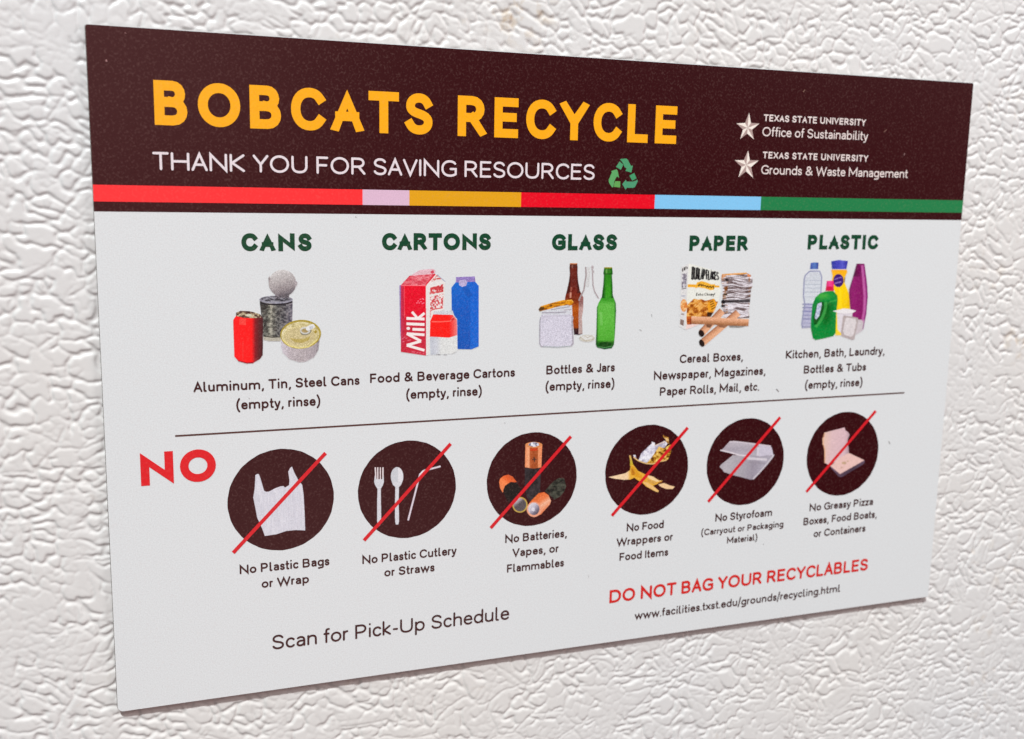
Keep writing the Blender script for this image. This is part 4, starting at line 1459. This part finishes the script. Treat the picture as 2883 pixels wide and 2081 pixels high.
# ---- food wrapper and banana peel
V4 = View(1690, 1190, 270 / 1637)
d = badge(.5776, V4, (196, 1588), (1492, 85), 'maroon disc with a foil wrapper and a banana peel struck through in red')
p = Picture(V4, (120, 180, 1310, 1220), DARK)
p.item('food_wrapper_picture')
p.poly([(556, 552), (600, 550), (614, 610), (650, 640), (700, 520), (880, 350), (872, 322), (928, 340), (936, 390), (1010, 350), (1100, 308), (1150, 350), (1100, 430), (1000, 430), (880, 620), (840, 700), (700, 668), (600, 625)],
       mottled([(168, 164, 184), (206, 206, 222), (228, 230, 240)], 60, 50, 110, 2.4), 11)
p.poly([(820, 660), (900, 560), (1000, 405), (1080, 440), (1200, 368), (1214, 480), (1180, 580), (1140, 645), (1000, 664), (900, 716), (780, 698)],
       mottled([(96, 56, 6), (164, 112, 20), (206, 158, 56), (230, 196, 110)], 44, 34, 113, 2.8), 14)
p.poly([(1064, 203), (1110, 232), (1164, 248), (1174, 360), (1130, 345), (1110, 280), (1078, 252)], mottled([(120, 72, 14), (196, 146, 60), (226, 190, 130)], 30, 30, 117), 12)
p.line([(566, 590), (650, 652), (780, 698), (890, 706), (1000, 668), (1130, 640)], 20, (220, 182, 120), 12)
p.line([(930, 390), (1040, 350), (1110, 320)], 14, (236, 210, 180), 8, .8)
p.item('banana_peel_picture')
p.poly([(488, 555), (522, 560), (545, 660), (565, 730), (510, 745), (508, 650)], ramp_y([(555, (206, 164, 110)), (640, (200, 172, 66)), (740, (206, 176, 40))]), 8)
p.poly([(135, 930), (300, 893), (430, 862), (505, 812), (520, 730), (565, 720), (640, 820), (760, 880), (900, 920), (1000, 985), (1064, 990), (1010, 1030), (900, 1078), (1000, 1165), (985, 1188), (940, 1175), (780, 1090), (700, 1012), (640, 985), (580, 940), (520, 970), (400, 976), (250, 958)],
       lambda X, Y: mixc((224, 170, 58), (234, 206, 166), np.clip((520 - X) / 60, 0, 1)), 9)
p.poly([(520, 760), (560, 740), (640, 850), (720, 920), (700, 950), (610, 925), (525, 880)], (214, 152, 34), 10)
p.poly([(524, 780), (556, 790), (600, 880), (540, 900)], (170, 100, 16), 12, .7)
p.poly([(760, 885), (900, 920), (1000, 990), (1064, 990), (960, 1010), (840, 960)], (238, 208, 156), 8)
p.poly([(800, 960), (900, 990), (980, 1020), (900, 1050), (800, 1010)], (206, 158, 76), 8)
p.poly([(715, 1002), (800, 1020), (900, 1080), (1000, 1165), (985, 1188), (940, 1175), (790, 1085)], (228, 186, 116), 9)
p.poly([(985, 1055), (1090, 1030), (1180, 1070), (1272, 1092), (1235, 1132), (1130, 1134), (1040, 1100)], (234, 200, 154), 8)
p.line([(985, 1030), (1060, 1010)], 22, (150, 96, 30), 10, .8)
p.build(d, 0.030)

# ---- foam carton
V5 = View(1980, 1160, .16495)
d = badge(.7086, V5, (82, 1532), (1312, 90), 'maroon disc with an open foam carton struck through in red')
p = Picture(V5, (250, 470, 1250, 1190), DARK)
p.item('foam_carton_picture')
p.poly([(500, 738), (620, 735), (800, 752), (1000, 770), (1196, 738), (1180, 790), (1080, 900), (950, 1040), (852, 1150), (800, 1155), (640, 1110), (500, 1078), (350, 1024), (322, 980), (276, 938), (300, 900)],
       ramp_axis((420, 900), (1000, 980), [(0, (176, 172, 180)), (.45, (164, 160, 170)), (.75, (150, 144, 158)), (1, (166, 162, 176))]), 7)
p.poly([(430, 520), (460, 502), (520, 500), (700, 518), (1000, 558), (1150, 576), (1172, 620), (1196, 735), (1000, 775), (780, 765), (600, 728), (290, 662), (330, 632)],
       lambda X, Y: np.where((X > 955)[..., None], np.array((196, 192, 208.)), ramp_y([(500, (186, 180, 190)), (640, (166, 160, 172)), (760, (182, 178, 190))])(X, Y)), 7)
p.line([(440, 512), (520, 504), (700, 522), (1000, 562), (1150, 582)], 22, (204, 196, 206), 5)
p.line([(290, 652), (440, 686), (600, 732), (760, 752)], 24, (214, 208, 216), 5)
p.line([(936, 600), (930, 745)], 40, (214, 210, 222), 5, .8)
p.line([(740, 790), (900, 800), (1085, 812)], 44, (204, 200, 210), 6)
p.line([(800, 745), (960, 770), (1120, 745)], 18, (150, 144, 158), 6, .8)
p.line([(780, 855), (1050, 880)], 30, (148, 142, 154), 6, .7)
p.line([(846, 1148), (950, 1040), (1085, 890), (1196, 745)], 24, (200, 196, 206), 5)
p.poly([(1160, 725), (1218, 728), (1190, 760)], (206, 202, 212), 5)
p.build(d, 0.030)

# ---- pizza box
V6 = View(2260, 1140, 230 / 1448)
d = badge(.8478, V6, (62, 1542), (1292, 108), 'maroon disc with an open pizza box struck through in red')
p = Picture(V6, (320, 370, 1130, 1310), DARK)
p.item('pizza_box_picture')
p.poly([(660, 1225), (1092, 982), (1096, 1020), (1060, 1060), (690, 1282), (640, 1275), (490, 1105), (490, 1080)], ramp_x([(490, (110, 88, 112)), (660, (84, 66, 84)), (900, (70, 56, 72)), (1090, (96, 78, 98))]), 7)
p.poly([(382, 492), (560, 446), (740, 400), (756, 455), (800, 480), (832, 530), (800, 600), (792, 650), (812, 760), (815, 850), (600, 1000), (452, 1060), (390, 1030), (376, 720), (350, 700), (348, 585), (380, 565)],
       ramp_axis((380, 600), (820, 640), [(0, (222, 190, 176)), (.3, (216, 186, 190)), (.85, (210, 180, 188)), (1, (176, 150, 160))]), 5)
p.line([(386, 500), (362, 590), (362, 700), (392, 800), (388, 1030)], 18, (224, 170, 128), 6, .8)
p.poly([(812, 850), (1092, 982), (660, 1226), (488, 1084), (640, 950)], (226, 190, 184), 5)
p.oval(730, 1030, 40, 26, (180, 152, 120), 10, 0, .8)
p.oval(800, 1000, 22, 14, (186, 158, 130), 10, 0, .8)
p.oval(690, 1112, 24, 14, (196, 160, 146), 10, 0, .8)
p.build(d, 0.030)

# ---- dust and small scuffs on the print ----------------------------------
for x, y, dx, dy, w, col in ((2185, 1095, 7, 8, .16, (128, 124, 126)), (1834, 884, 1, 8, .10, (158, 160, 162)), (1800, 928, 6, 4, .07, (150, 152, 154)),
                             (1655, 1620, 3, 6, .06, (166, 168, 170)), (2502, 1242, 3, 8, .12, (120, 118, 116)), (2148, 1531, 2, 2, .10, (150, 150, 152)),
                             (298, 168, 2, 6, .20, (150, 112, 112)), (351, 92, 3, 3, .18, (120, 84, 84)), (2261, 259, 5, -6, .14, (136, 104, 92)),
                             (2488, 372, 8, -7, .12, (128, 92, 84)), (2544, 438, 3, -6, .16, (140, 110, 110)), (1000, 610, 3, 3, .10, (160, 158, 160)),
                             (700, 1120, 2, 3, .10, (170, 168, 172)), (1420, 1190, 2, 2, .10, (166, 168, 170))):
    a_, b_ = sheet_point([(x, y), (x + dx, y + dy)])
    fl = Flat(0.05)
    for q in outline([a_, (a_ + b_) / 2 + 0.03, b_], w / 2, 'butt'):
        fl.poly(q, col)
    fl.build('scuff_mark', magnet)
